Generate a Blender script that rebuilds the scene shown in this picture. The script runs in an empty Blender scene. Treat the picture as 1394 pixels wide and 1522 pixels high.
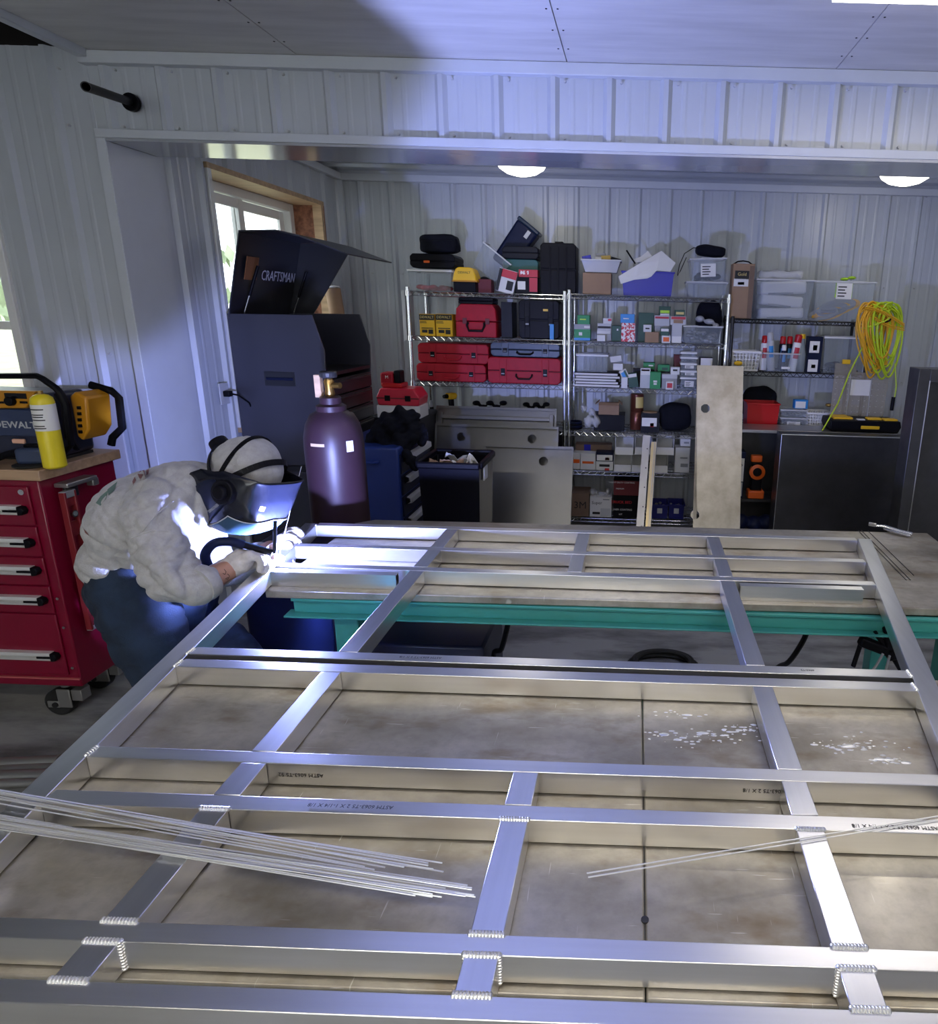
import bpy, bmesh, math, random
from mathutils import Vector, Matrix, Euler
R = math.radians
PI = math.pi
random.seed(7)
scene = bpy.context.scene
col = scene.collection

# ------------------------------------------------------------------ camera
# image 1394 x 1522, focal length in pixels and principal point of the (off-centre) phone crop
FPX, CX, CY = 973.2, 932.3, 726.2
PITCH, ROLL, YAW, EYE = .26586, .02887, .0079, 1.72
def cam_rot():
    M0 = Matrix(((1, 0, 0), (0, 0, -1), (0, 1, 0)))
    Ry = Matrix(((math.cos(YAW), math.sin(YAW), 0), (-math.sin(YAW), math.cos(YAW), 0), (0, 0, 1)))
    Rp = Matrix(((1, 0, 0), (0, math.cos(PITCH), -math.sin(PITCH)), (0, math.sin(PITCH), math.cos(PITCH))))
    Rr = Matrix(((math.cos(ROLL), -math.sin(ROLL), 0), (math.sin(ROLL), math.cos(ROLL), 0), (0, 0, 1)))
    return Rr @ Rp @ M0 @ Ry
CM = cam_rot()
cd = bpy.data.cameras.new('camera')
cd.sensor_fit = 'HORIZONTAL'; cd.sensor_width = 36
cd.lens = 36 * FPX / 1394
cd.shift_x = (697 - CX) / 1394; cd.shift_y = -(761 - CY) / 1394
cd.clip_start = .02; cd.clip_end = 300
cam = bpy.data.objects.new('camera', cd); col.objects.link(cam)
Wm = (Matrix(((1, 0, 0), (0, -1, 0), (0, 0, -1))) @ CM).transposed().to_4x4()
Wm.translation = Vector((0, 0, EYE))
cam.matrix_world = Wm
scene.camera = cam

# ------------------------------------------------------------------ world, view
world = bpy.data.worlds.new('world'); scene.world = world; world.use_nodes = True
wn = world.node_tree; wn.nodes.clear()
wo = wn.nodes.new('ShaderNodeOutputWorld'); wb = wn.nodes.new('ShaderNodeBackground')
sky = wn.nodes.new('ShaderNodeTexSky'); sky.sky_type = 'HOSEK_WILKIE'
sky.sun_direction = Vector((-.5, -.6, .62)).normalized(); sky.turbidity = 9; sky.ground_albedo = .4
wm_ = wn.nodes.new('ShaderNodeMix'); wm_.data_type = 'RGBA'; wm_.inputs[0].default_value = .75
wm_.inputs[7].default_value = (.84, .94, 1, 1)
wn.links.new(sky.outputs[0], wm_.inputs[6]); wn.links.new(wm_.outputs[2], wb.inputs[0])
wb.inputs[1].default_value = 5.0
wn.links.new(wb.outputs[0], wo.inputs[0])
vs = scene.view_settings
vs.view_transform = 'Standard'; vs.look = 'None'; vs.gamma = 1; vs.use_curve_mapping = False
vs.exposure = 0.15
scene.cycles.max_bounces = 6; scene.cycles.diffuse_bounces = 3; scene.cycles.glossy_bounces = 3
scene.cycles.transparent_max_bounces = 12; scene.cycles.sample_clamp_indirect = 4
scene.cycles.use_denoising = True

# the welding arc: a small very bright bluish point
ARC = Vector((-1.052, 1.83, .968))
ARC_W = 220
STRIP_W = 14        # each ceiling strip fixture
DOME_W = 2

# added fill lamp, set in a made-up window behind the camera
dl = bpy.data.lights.new('rear_fill', 'AREA'); dl.shape = 'RECTANGLE'; dl.size = 3.2; dl.size_y = 1.3; dl.energy = 13; dl.color = (1, .97, .93)
dlo = bpy.data.objects.new('rear_fill', dl); col.objects.link(dlo); dlo.location = (-1.0, -3.38, 1.65); dlo.rotation_euler = (R(90), 0, 0)

# ------------------------------------------------------------------ helpers
def at(u, v, X=None, Y=None, Z=None):
    """pixel of the photograph -> point on the plane X=, Y= or Z="""
    d = CM.transposed() @ Vector(((u - CX) / FPX, (v - CY) / FPX, 1))
    if Y is not None: t = Y / d.y
    elif Z is not None: t = (Z - EYE) / d.z
    else: t = X / d.x
    return Vector((0, 0, EYE)) + d * t

def basis(d):
    d = Vector(d).normalized()
    a = Vector((0, 0, 1)) if abs(d.z) < .9 else Vector((1, 0, 0))
    x = d.cross(a).normalized()
    return x, d.cross(x).normalized(), d

class MB:
    def __init__(s, mx=None):
        s.v = []; s.f = []; s.mx = mx; s.mi = []; s.cur = 0
    def add(s, vs, fs):
        o = len(s.v)
        s.v += [tuple(s.mx @ Vector(p)) if s.mx else tuple(p) for p in vs]
        s.f += [tuple(i + o for i in f) for f in fs]
        s.mi += [s.cur] * len(fs)
        return s
    def box(s, c, d, rot=None, taper=1.0, tapery=None):
        hx, hy, hz = d[0] / 2, d[1] / 2, d[2] / 2
        ty = taper if tapery is None else tapery
        P = [Vector((x * hx * (taper if z < 0 else 1), y * hy * (ty if z < 0 else 1), z * hz)) for z in (-1, 1) for y in (-1, 1) for x in (-1, 1)]
        if rot is not None:
            m = rot if isinstance(rot, Matrix) else Euler(rot).to_matrix()
            P = [m @ p for p in P]
        P = [p + Vector(c) for p in P]
        return s.add(P, [(0, 2, 3, 1), (4, 5, 7, 6), (0, 1, 5, 4), (2, 6, 7, 3), (0, 4, 6, 2), (1, 3, 7, 5)])
    def bb(s, x0, x1, y0, y1, z0, z1):
        return s.box(((x0 + x1) / 2, (y0 + y1) / 2, (z0 + z1) / 2), (abs(x1 - x0), abs(y1 - y0), abs(z1 - z0)))
    def cyl(s, p0, p1, r0, r1=None, n=12, cap=True):
        r1 = r0 if r1 is None else r1
        p0 = Vector(p0); p1 = Vector(p1); x, y, d = basis(p1 - p0)
        vs = []
        for p, r in ((p0, r0), (p1, r1)):
            vs += [p + x * (r * math.cos(2 * PI * i / n)) + y * (r * math.sin(2 * PI * i / n)) for i in range(n)]
        fs = [(i, (i + 1) % n, n + (i + 1) % n, n + i) for i in range(n)]
        if cap: fs += [tuple(range(n - 1, -1, -1)), tuple(range(n, 2 * n))]
        return s.add(vs, fs)
    def tube(s, pts, r, n=8, closed=False, ry=None, cap=True, up=None):
        pts = [Vector(p) for p in pts]; m = len(pts)
        rr = r if isinstance(r, (list, tuple)) else [r] * m
        t0 = (pts[1] - pts[0]).normalized()
        x = basis(t0)[0] if up is None else Vector(up).cross(t0).normalized()
        vs = []
        for i, p in enumerate(pts):
            a = pts[i - 1] if (i > 0 or closed) else p
            b = pts[(i + 1) % m] if (i < m - 1 or closed) else p
            t = (b - a).normalized() if (b - a).length > 1e-9 else t0
            x = (x - t * x.dot(t))
            x = x.normalized() if x.length > 1e-6 else basis(t)[0]
            y = t.cross(x)
            k = rr[i]; ky = k if ry is None else ry
            vs += [p + x * (k * math.cos(2 * PI * j / n)) + y * (ky * math.sin(2 * PI * j / n)) for j in range(n)]
        fs = []
        for i in range(m if closed else m - 1):
            a = i * n; b = ((i + 1) % m) * n
            fs += [(a + j, a + (j + 1) % n, b + (j + 1) % n, b + j) for j in range(n)]
        if cap and not closed: fs += [tuple(range(n - 1, -1, -1)), tuple(range((m - 1) * n, m * n))]
        return s.add(vs, fs)
    def lathe(s, prof, c=(0, 0, 0), n=24, mx=None):
        """prof: [(r, z)] round the local Z axis"""
        c = Vector(c); vs = []
        for r, z in prof:
            for i in range(n):
                p = Vector((r * math.cos(2 * PI * i / n), r * math.sin(2 * PI * i / n), z))
                vs.append((mx @ p if mx else p) + c)
        fs = []
        for k in range(len(prof) - 1):
            a = k * n; b = a + n
            fs += [(a + i, a + (i + 1) % n, b + (i + 1) % n, b + i) for i in range(n)]
        fs += [tuple(range(n - 1, -1, -1)), tuple(range((len(prof) - 1) * n, len(prof) * n))]
        return s.add(vs, fs)
    def prism(s, poly, d0, d1, plane='xz'):
        """polygon in a plane extruded along the third axis from d0 to d1"""
        def P(a, b, d):
            return (a, d, b) if plane == 'xz' else (a, b, d) if plane == 'xy' else (d, a, b)
        n = len(poly)
        vs = [P(a, b, d0) for a, b in poly] + [P(a, b, d1) for a, b in poly]
        fs = [(i, (i + 1) % n, n + (i + 1) % n, n + i) for i in range(n)] + [tuple(range(n - 1, -1, -1)), tuple(range(n, 2 * n))]
        return s.add(vs, fs)
    def ell(s, c, r, nu=14, nv=9, mx=None):
        c = Vector(c); r = Vector((r, r, r)) if isinstance(r, (int, float)) else Vector(r)
        vs = []
        def T(p):
            p = Vector((p[0] * r.x, p[1] * r.y, p[2] * r.z))
            return c + (mx @ p if mx else p)
        vs.append(T((0, 0, -1)))
        for j in range(1, nv):
            a = -PI / 2 + PI * j / nv
            vs += [T((math.cos(a) * math.cos(2 * PI * i / nu), math.cos(a) * math.sin(2 * PI * i / nu), math.sin(a))) for i in range(nu)]
        vs.append(T((0, 0, 1)))
        fs = [(0, 1 + (i + 1) % nu, 1 + i) for i in range(nu)]
        for j in range(nv - 2):
            a = 1 + j * nu; b = a + nu
            fs += [(a + i, a + (i + 1) % nu, b + (i + 1) % nu, b + i) for i in range(nu)]
        a = 1 + (nv - 2) * nu; t = len(vs) - 1
        fs += [(a + i, a + (i + 1) % nu, t) for i in range(nu)]
        return s.add(vs, fs)
    def cap_chain(s, pts, rs, n=12):
        """tapered chain of overlapping spheres and cones (for remeshing)"""
        for i, (p, r) in enumerate(zip(pts, rs)):
            s.ell(p, r, n, 8)
            if i: s.cyl(pts[i - 1], p, rs[i - 1], r, n)
        return s
    def grid(s, fn, nu, nv, closed_u=False):
        vs = [fn(i / nu if closed_u else i / (nu - 1), j / (nv - 1)) for j in range(nv) for i in range(nu)]
        fs = []
        for j in range(nv - 1):
            for i in range(nu if closed_u else nu - 1):
                i2 = (i + 1) % nu
                fs.append((j * nu + i, j * nu + i2, (j + 1) * nu + i2, (j + 1) * nu + i))
        return s.add(vs, fs)
    def mesh(s, name, mats, smooth=False):
        me = bpy.data.meshes.new(name)
        me.from_pydata(s.v, [], s.f)
        for m in (mats if isinstance(mats, (list, tuple)) else [mats]): me.materials.append(m)
        if len(me.materials) > 1: me.polygons.foreach_set('material_index', s.mi)
        bm = bmesh.new(); bm.from_mesh(me); bmesh.ops.recalc_face_normals(bm, faces=bm.faces); bm.to_mesh(me); bm.free()
        if smooth: me.polygons.foreach_set('use_smooth', [True] * len(me.polygons))
        me.update()
        return me
    def build(s, name, mat, parent=None, smooth=False, bevel=0, seg=2, solid=0, angle=35):
        me = s.mesh(name, mat, smooth or bevel > 0)
        o = bpy.data.objects.new(name, me); col.objects.link(o)
        if parent is not None: o.parent = parent
        if solid:
            m = o.modifiers.new('solid', 'SOLIDIFY'); m.thickness = solid; m.offset = 0
        if bevel:
            m = o.modifiers.new('bevel', 'BEVEL'); m.width = bevel; m.segments = seg; m.limit_method = 'ANGLE'; m.angle_limit = R(angle)
            m.harden_normals = False
        if smooth or bevel:
            try: me.set_sharp_from_angle(angle=R(40))
            except Exception: pass
        return o

def tag(o, label=None, cat=None, group=None, kind=None):
    if label: o['label'] = label
    if cat: o['category'] = cat
    if group: o['group'] = group
    if kind: o['kind'] = kind
    return o
def thing(name, label, cat, loc=(0, 0, 0), rz=0, group=None, rot=None):
    o = bpy.data.objects.new(name, None); col.objects.link(o)
    o.empty_display_size = .05
    o.location = loc; o.rotation_euler = rot if rot else (0, 0, rz)
    return tag(o, label, cat, group)
def struct(o): return tag(o, kind='structure')
def children(o): return [c for c in bpy.data.objects if c.parent == o]
KIDS = {}
def copy_tree(o, parent=None):
    c = o.copy(); col.objects.link(c)
    if parent is not None: c.parent = parent
    for ch in children(o): copy_tree(ch, c)
    return c
_tc = {}
def text(name, s, size, mat, parent, loc, rot=(PI / 2, 0, 0), ext=.0004, sx=1.0, bold=0.0, align='CENTER'):
    """lettering as thin mesh in the XZ plane facing -Y by default"""
    cu = bpy.data.curves.new(name, 'FONT'); cu.body = s; cu.size = size; cu.extrude = ext
    cu.align_x = align; cu.align_y = 'CENTER'; cu.resolution_u = 2; cu.offset = bold
    t = bpy.data.objects.new(name, cu); col.objects.link(t)
    dg = bpy.context.evaluated_depsgraph_get()
    me = bpy.data.meshes.new_from_object(t.evaluated_get(dg))
    bpy.data.objects.remove(t); bpy.data.curves.remove(cu)
    me.materials.clear(); me.materials.append(mat)
    o = bpy.data.objects.new(name, me); col.objects.link(o)
    if parent is not None: o.parent = parent
    o.location = loc; o.rotation_euler = rot; o.scale = (sx, 1, 1)
    return o

# ------------------------------------------------------------------ materials
def mat(name, c, rough=.5, metal=0, var=0, vscale=8, c2=None, bump=0, bscale=60, spec=.5, alpha=None, emit=None, estr=0,
        stretch=None, rvar=0, coat=0, detail=4, trans=0, sheen=0, contrast=(.35, .65)):
    m = bpy.data.materials.new(name); m.use_nodes = True
    nt = m.node_tree; b = nt.nodes['Principled BSDF']; L = nt.links.new
    col4 = (*c, 1)
    b.inputs['Base Color'].default_value = col4
    b.inputs['Roughness'].default_value = rough; b.inputs['Metallic'].default_value = metal
    b.inputs['Specular IOR Level'].default_value = spec
    if coat: b.inputs['Coat Weight'].default_value = coat; b.inputs['Coat Roughness'].default_value = .1
    if trans: b.inputs['Transmission Weight'].default_value = trans
    if sheen: b.inputs['Sheen Weight'].default_value = sheen
    if alpha is not None: b.inputs['Alpha'].default_value = alpha
    if emit: b.inputs['Emission Color'].default_value = (*emit, 1); b.inputs['Emission Strength'].default_value = estr
    if var or bump or rvar:
        tc = nt.nodes.new('ShaderNodeTexCoord'); mp = nt.nodes.new('ShaderNodeMapping')
        L(tc.outputs['Object'], mp.inputs[0])
        if stretch: mp.inputs['Scale'].default_value = stretch
        if var or rvar:
            n = nt.nodes.new('ShaderNodeTexNoise'); n.inputs['Scale'].default_value = vscale; n.inputs['Detail'].default_value = detail
            n.inputs['Roughness'].default_value = .6
            L(mp.outputs[0], n.inputs['Vector'])
            r = nt.nodes.new('ShaderNodeMapRange'); r.inputs[1].default_value = contrast[0]; r.inputs[2].default_value = contrast[1]
            L(n.outputs[0], r.inputs[0])
            if var:
                mx = nt.nodes.new('ShaderNodeMix'); mx.data_type = 'RGBA'
                k2 = c2 if c2 else tuple(x * (1 - var) for x in c)
                mx.inputs[6].default_value = col4; mx.inputs[7].default_value = (*k2, 1)
                L(r.outputs[0], mx.inputs[0]); L(mx.outputs[2], b.inputs['Base Color'])
            if rvar:
                r2 = nt.nodes.new('ShaderNodeMapRange'); r2.inputs[3].default_value = max(.03, rough - rvar); r2.inputs[4].default_value = rough + rvar
                L(r.outputs[0], r2.inputs[0]); L(r2.outputs[0], b.inputs['Roughness'])
        if bump:
            n2 = nt.nodes.new('ShaderNodeTexNoise'); n2.inputs['Scale'].default_value = bscale; n2.inputs['Detail'].default_value = 3
            L(mp.outputs[0], n2.inputs['Vector'])
            bp = nt.nodes.new('ShaderNodeBump'); bp.inputs['Strength'].default_value = bump; bp.inputs['Distance'].default_value = .01
            L(n2.outputs[0], bp.inputs['Height']); L(bp.outputs[0], b.inputs['Normal'])
    return m
def clear_mat(name, c, fac=.35, rough=.2):
    """thin clear or milky plastic: part see-through, part glossy"""
    m = bpy.data.materials.new(name); m.use_nodes = True
    nt = m.node_tree; b = nt.nodes['Principled BSDF']; L = nt.links.new
    b.inputs['Base Color'].default_value = (*c, 1); b.inputs['Roughness'].default_value = rough
    t = nt.nodes.new('ShaderNodeBsdfTransparent'); x = nt.nodes.new('ShaderNodeMixShader')
    x.inputs[0].default_value = fac
    L(t.outputs[0], x.inputs[1]); L(b.outputs[0], x.inputs[2]); L(x.outputs[0], nt.nodes['Material Output'].inputs[0])
    return m
M = {}
M['panel'] = mat('painted_steel_panel', (.52, .55, .59), .3, var=.06, vscale=2.5)
M['trim'] = mat('white_trim', (.58, .61, .65), .38, var=.06, vscale=4)
M['ceil'] = mat('painted_ceiling_board', (.66, .65, .63), .6, var=.16, vscale=3, stretch=(.6, 5, 1), bump=.08, bscale=30)
M['soffit'] = mat('corrugated_soffit', (.42, .45, .5), .3, .2)
M['atticshade'] = mat('attic_shade', (.012, .01, .009), .9)  # near-black colour stands in for the shade of the unlit void
M['floor'] = mat('stained_concrete', (.33, .33, .315), .5, var=1, c2=(.13, .13, .125), vscale=2.6, detail=9, bump=.1, bscale=40, stretch=(.7, 2.2, 1), contrast=(.42, .62))
M['alu'] = mat('mill_aluminium', (.80, .80, .80), .29, 1, var=.07, vscale=5, stretch=(.35, 9, 9))
M['alu_y'] = mat('mill_aluminium_lengthwise', (.74, .75, .78), .28, 1, var=.08, vscale=5, stretch=(9, .35, 9))
M['bead'] = mat('weld_bead_metal', (.86, .86, .85), .32, 1)
def plate_mat():
    m = mat('scuffed_table_plate', (.52, .50, .45), .4, .68)
    nt = m.node_tree; b = nt.nodes['Principled BSDF']; L = nt.links.new
    tc = nt.nodes.new('ShaderNodeTexCoord')
    def noise(scale, detail, st=(1, 1, 1), rot=0, rough=.6):
        mp = nt.nodes.new('ShaderNodeMapping'); mp.inputs['Scale'].default_value = st; mp.inputs['Rotation'].default_value = (0, 0, rot)
        L(tc.outputs['Object'], mp.inputs[0])
        n = nt.nodes.new('ShaderNodeTexNoise'); n.inputs['Scale'].default_value = scale; n.inputs['Detail'].default_value = detail; n.inputs['Roughness'].default_value = rough
        L(mp.outputs[0], n.inputs['Vector']); return n.outputs[0]
    def rng(x, a, b_, c=0, d=1):
        r = nt.nodes.new('ShaderNodeMapRange'); r.inputs[1].default_value = a; r.inputs[2].default_value = b_; r.inputs[3].default_value = c; r.inputs[4].default_value = d
        L(x, r.inputs[0]); return r.outputs[0]
    def mix(f, a, b_):
        x = nt.nodes.new('ShaderNodeMix'); x.data_type = 'RGBA'; L(f, x.inputs[0])
        if isinstance(a, tuple): x.inputs[6].default_value = (*a, 1)
        else: L(a, x.inputs[6])
        x.inputs[7].default_value = (*b_, 1); return x.outputs[2]
    c = mix(rng(noise(3.2, 8, (1, 1.5, 1)), .38, .66), (.52, .49, .42), (.24, .215, .17))
    c = mix(rng(noise(55, 5), .45, .75, 0, .28), c, (.22, .205, .18))          # fine pitting
    c = mix(rng(noise(5, 5, (1, 2.2, 1), .4), .54, .72, 0, .7), c, (.20, .14, .075))      # rust-brown burns
    c = mix(rng(noise(10, 2, (1, 22, 1), .12), .70, .73, 0, .7), c, (.75, .73, .68))      # scratches
    c = mix(rng(noise(9, 2, (16, 1, 1), .7), .72, .745, 0, .6), c, (.75, .73, .68))
    L(c, b.inputs['Base Color'])
    L(rng(noise(6, 6), .3, .7, .30, .52), b.inputs['Roughness'])
    return m
M['plate'] = plate_mat()
M['green'] = mat('teal_enamel', (.055, .34, .30), .35, var=.15, vscale=6)
M['black'] = mat('black_plastic', (.0035, .0035, .006), .45, spec=.14)
M['blackg'] = mat('black_gloss', (.004, .004, .008), .25, spec=.3)
M['dark'] = mat('dark_grey_plastic', (.010, .011, .017), .45, spec=.18)
M['rubber'] = mat('black_rubber', (.012, .012, .012), .7)
M['red'] = mat('red_case_plastic', (.40, .008, .022), .5, var=.15, vscale=20, spec=.25)
M['redsteel'] = mat('red_enamel_steel', (.21, .002, .024), .3, var=.08, vscale=3, coat=.1)
M['redbin'] = mat('red_bin_plastic', (.5, .006, .01), .35)
M['chrome'] = mat('chrome_wire', (.75, .76, .78), .2, 1)
M['steel'] = mat('brushed_steel_sheet', (.46, .45, .43), .36, .85, var=.12, vscale=3, rvar=.05)
M['dsteel'] = mat('dark_hot_rolled_steel', (.085, .085, .09), .36, .7, var=.35, vscale=4, rvar=.08)
M['wood'] = mat('pale_wood', (.62, .42, .24), .5, var=.3, vscale=5, stretch=(.6, 6, 6), bump=.03)
M['ply'] = mat('plywood_top', (.50, .33, .20), .5, var=.3, vscale=6, stretch=(.5, 5, 5))
M['osb'] = mat('strand_board', (.36, .14, .07), .6, var=1, c2=(.15, .05, .025), vscale=26, stretch=(1, .35, 1), bump=.2, bscale=30)
M['white'] = mat('white_plastic', (.8, .8, .8), .35)
M['vinyl'] = mat('white_vinyl', (.8, .8, .78), .35)
M['cardboard'] = mat('brown_cardboard', (.34, .215, .13), .75, var=.12, vscale=7)
M['card2'] = mat('dark_cardboard', (.20, .13, .09), .75, var=.15, vscale=7)
M['paper'] = mat('white_paper', (.78, .77, .74), .7)
M['whitebox'] = mat('white_carton', (.68, .68, .68), .6)
M['yellow'] = mat('yellow_plastic', (.85, .5, .015), .4)
M['amber'] = mat('amber_yellow_plastic', (.52, .22, .008), .4)
M['lime'] = mat('lime_green', (.45, .75, .03), .45)
M['bluebin'] = mat('blue_bin_plastic', (.004, .006, .36), .35)
M['navyb'] = mat('dark_blue_bin', (.004, .006, .14), .35)
M['navy'] = mat('navy_plastic', (.004, .008, .035), .45, spec=.2)
M['bluecart'] = mat('blue_cart_steel', (.02, .045, .22), .32)
M['teal'] = mat('teal_case', (.005, .085, .085), .4)
M['greenbox'] = mat('green_carton', (.01, .24, .07), .5)
M['dgreen'] = mat('dark_green_carton', (.012, .07, .045), .5)
M['cyan'] = mat('sky_blue_carton', (.02, .24, .6), .45)
M['maroon'] = mat('maroon_carton', (.13, .01, .015), .55)
M['redcard'] = mat('red_carton', (.5, .03, .05), .5)
M['pink'] = mat('red_white_pattern', (.55, .03, .05), .55, var=1, c2=(.8, .78, .78), vscale=45, contrast=(.49, .51))
M['grey'] = mat('grey_plastic', (.28, .29, .31), .45)
M['lgrey'] = mat('light_grey', (.5, .51, .53), .5)
M['fit'] = mat('metal_fittings', (.45, .45, .47), .35, .8, var=.6, vscale=60)
M['clear'] = clear_mat('clear_tote_plastic', (.46, .52, .58), .30, .18)
M['clear2'] = clear_mat('clear_lid_plastic', (.42, .38, .30), .45, .2)
M['bag'] = clear_mat('clear_bag', (.75, .76, .78), .5, .25)
M['chest'] = mat('slate_grey_steel', (.062, .064, .085), .34, .35, var=.08, vscale=3)
M['chestin'] = mat('chest_inner_dark', (.014, .015, .02), .35)
M['cyl'] = mat('plum_brown_enamel', (.032, .015, .021), .42, var=.2, vscale=5, spec=.35)
M['brass'] = mat('brass', (.65, .42, .14), .3, 1)
M['fleece'] = mat('heather_grey_fleece', (.40, .395, .40), .95, var=.18, vscale=45, bump=.18, bscale=260, sheen=.2)
M['denim'] = mat('blue_denim', (.010, .024, .055), .9, var=.45, vscale=14, bump=.2, bscale=300)
M['skin'] = mat('skin', (.45, .24, .16), .55, var=.12, vscale=30)
M['glove'] = mat('pale_leather_glove', (.62, .58, .55), .75, var=.25, vscale=40, bump=.3, bscale=90)
M['helmet'] = mat('helmet_shell', (.006, .007, .014), .24, coat=.2)
M['lens'] = mat('helmet_lens', (.05, .10, .14), .1, .2)
M['ink'] = mat('black_ink', (.01, .01, .012), .6)
M['redink'] = mat('red_ink', (.6, .02, .03), .6)
M['whiteink'] = mat('white_ink', (.8, .8, .8), .5)
M['goldink'] = mat('gold_ink', (.7, .55, .2), .5)
M['cordy'] = mat('yellow_cord', (.80, .42, .02), .45)
M['cordg'] = mat('lime_cord', (.55, .72, .02), .45)
M['jacket'] = mat('dark_jacket_cloth', (.007, .008, .015), .9, spec=.2, var=.4, vscale=10, bump=.3, bscale=30)
M['strap'] = mat('webbing', (.55, .38, .10), .7)
M['gas'] = mat('yellow_gas_bottle', (.82, .66, .02), .35)
M['orange'] = mat('orange_plastic', (.75, .12, .01), .4)
M['glass'] = clear_mat('window_glass', (.8, .9, .88), .06, .02)
M['bottle'] = clear_mat('bottle_glass', (.35, .4, .42), .5, .1)
M['ground'] = mat('pale_dry_grass', (.40, .39, .24), .9, var=.4, vscale=3, detail=8)
M['leaf'] = mat('pale_leaves', (.40, .48, .30), .8, var=.4, vscale=3)
M['bark'] = mat('bark', (.12, .09, .06), .9)
M['lamp'] = mat('lamp_diffuser', (.9, .9, .85), .4, emit=(1, .95, .82), estr=5)
M['tubelamp'] = mat('strip_diffuser', (.9, .9, .85), .4, emit=(1, .94, .84), estr=6)
M['arc'] = mat('arc_plasma', (1, 1, 1), .5, emit=(.72, .80, 1), estr=900)
M['pull'] = mat('satin_aluminium_pull', (.82, .82, .80), .35, .4)
M['tray'] = mat('dull_sheet_metal', (.19, .19, .19), .30, .92, var=.15, vscale=2.5)
M['rod'] = mat('bright_filler_rod', (.85, .85, .83), .35, .75)
M['sidecover'] = mat('helmet_side_panel', (.008, .012, .035), .35, spec=.3)
M['plug'] = mat('grey_wall_plate', (.55, .57, .6), .4)
# ------------------------------------------------------------------ the room
YW, XL, ZH, ZC, YB, ZB = 3.14, -2.35, 2.385, 2.72, 5.5, 2.68
RIB = .242
def rib_profile(a0, a1, phase, dirn=1):
    """(position, depth) along a ribbed sheet from a0 to a1"""
    pts = [(a0, 0)]
    k = math.floor((a0 - phase) / RIB) - 1
    while phase + k * RIB < a1 + RIB:
        c = phase + k * RIB
        for off, h in ((-.027, 0), (-.010, .020), (.010, .020), (.027, 0),
                       (RIB / 3 - .014, 0), (RIB / 3 - .006, .002), (RIB / 3 + .006, .002), (RIB / 3 + .014, 0),
                       (2 * RIB / 3 - .014, 0), (2 * RIB / 3 - .006, .002), (2 * RIB / 3 + .006, .002), (2 * RIB / 3 + .014, 0)):
            p = c + off
            if a0 + 1e-4 < p < a1 - 1e-4: pts.append((p, h))
        k += 1
    pts.append((a1, 0))
    return sorted(pts)
def ribbed(parent, a0, a1, b0, b1, phase, place, m='panel', width=RIB * 4, name='wall_panel'):
    """sheets of ribbed steel as separate panels; place(a, depth, b) -> world point"""
    s = phase - RIB / 2 + math.floor((a0 - phase + RIB / 2) / width) * width
    while s < a1 - 1e-6:
        e = min(s + width, a1); q = max(s, a0)
        if e - q > .01:
            pr = rib_profile(q, e, phase)
            mb = MB(); n = len(pr)
            vs = [place(a, d, b0) for a, d in pr] + [place(a, d, b1) for a, d in pr]
            mb.add(vs, [(i, i + 1, n + i + 1, n + i) for i in range(n - 1)])
            mb.build(name, M[m], parent)
        s += width
PH = -1.36
# floor, one poured slab, and the ground outside
fl = MB().bb(-4.6, 3.0, -3.4, 5.6, -.1, 0).build('floor', M['floor']); struct(fl)
gr = MB().bb(-60, -2.75, 3.3, 60, -.3, -.12).build('ground', M['ground']); struct(gr)
# main wall, facing the camera: left of the opening and the header over it
XWIN = -2.92      # right edge of the left window
wf = MB()
wf.bb(-4.6, -3.75, YW + .02, YW + .28, 0, 2.74); wf.bb(-3.75, XWIN, YW + .02, YW + .28, 0, .95); wf.bb(-3.75, XWIN, YW + .02, YW + .28, 2.16, 2.74)
wf.bb(XWIN, XL - .02, YW + .02, YW + .28, 0, 2.74)
wf.bb(XL - .02, 3.0, YW + .02, YW + .28, ZH + .002, 3.0)
wf = struct(wf.build('wall_front', M['trim']))
pl = lambda a, d, b: (a, YW + .019 - d, b)
ribbed(wf, -4.6, -3.75, 0, 2.74, PH, pl)
ribbed(wf, -3.75, XWIN, 0, .95, PH, pl); ribbed(wf, -3.75, XWIN, 2.16, 2.74, PH, pl)
ribbed(wf, XWIN, XL - .05, 0, 2.74, PH, pl)
ribbed(wf, XL - .05, 3.0, ZH + .03, ZC - .035, PH, pl)
# attic void over the left bay
at_ = MB(); at_.bb(-4.7, XL + .05, -3.4, 3.6, 3.6, 3.7); at_.bb(-4.7, XL - .02, 3.44, 3.5, 2.74, 3.6); at_.bb(XL + .0, XL + .06, -3.4, 3.5, ZC + .04, 3.6)
struct(at_.build('ceiling_attic', M['atticshade']))
# ceiling boards of the main bay: sheets with joints along Y
ce = struct(MB().bb(XL - .01, 3.0, -3.4, YW + .02, ZC + .012, ZC + .04).build('ceiling', M['ceil']))
xs = [XL - .01, -1.47, -.33, .80, 1.95, 3.0]
for i in range(5):
    for y0, y1 in ((-3.4, -1.2), (-1.197, 1.0), (1.003, YW + .015)):
        MB().bb(xs[i] + .0025, xs[i + 1] - .0025, y0, y1, ZC, ZC + .011).build('ceiling_board', M['ceil'], ce)
sc_ = MB()
for i in range(1, 5):
    for y in (2.62, 2.80, 2.98):
        for dx in (-.02, .02): sc_.cyl((xs[i] + dx, y, ZC - .0015), (xs[i] + dx, y, ZC), .004, n=6)
sc_.build('screw_heads', M['dark'], ce)['kind'] = 'stuff'
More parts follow.
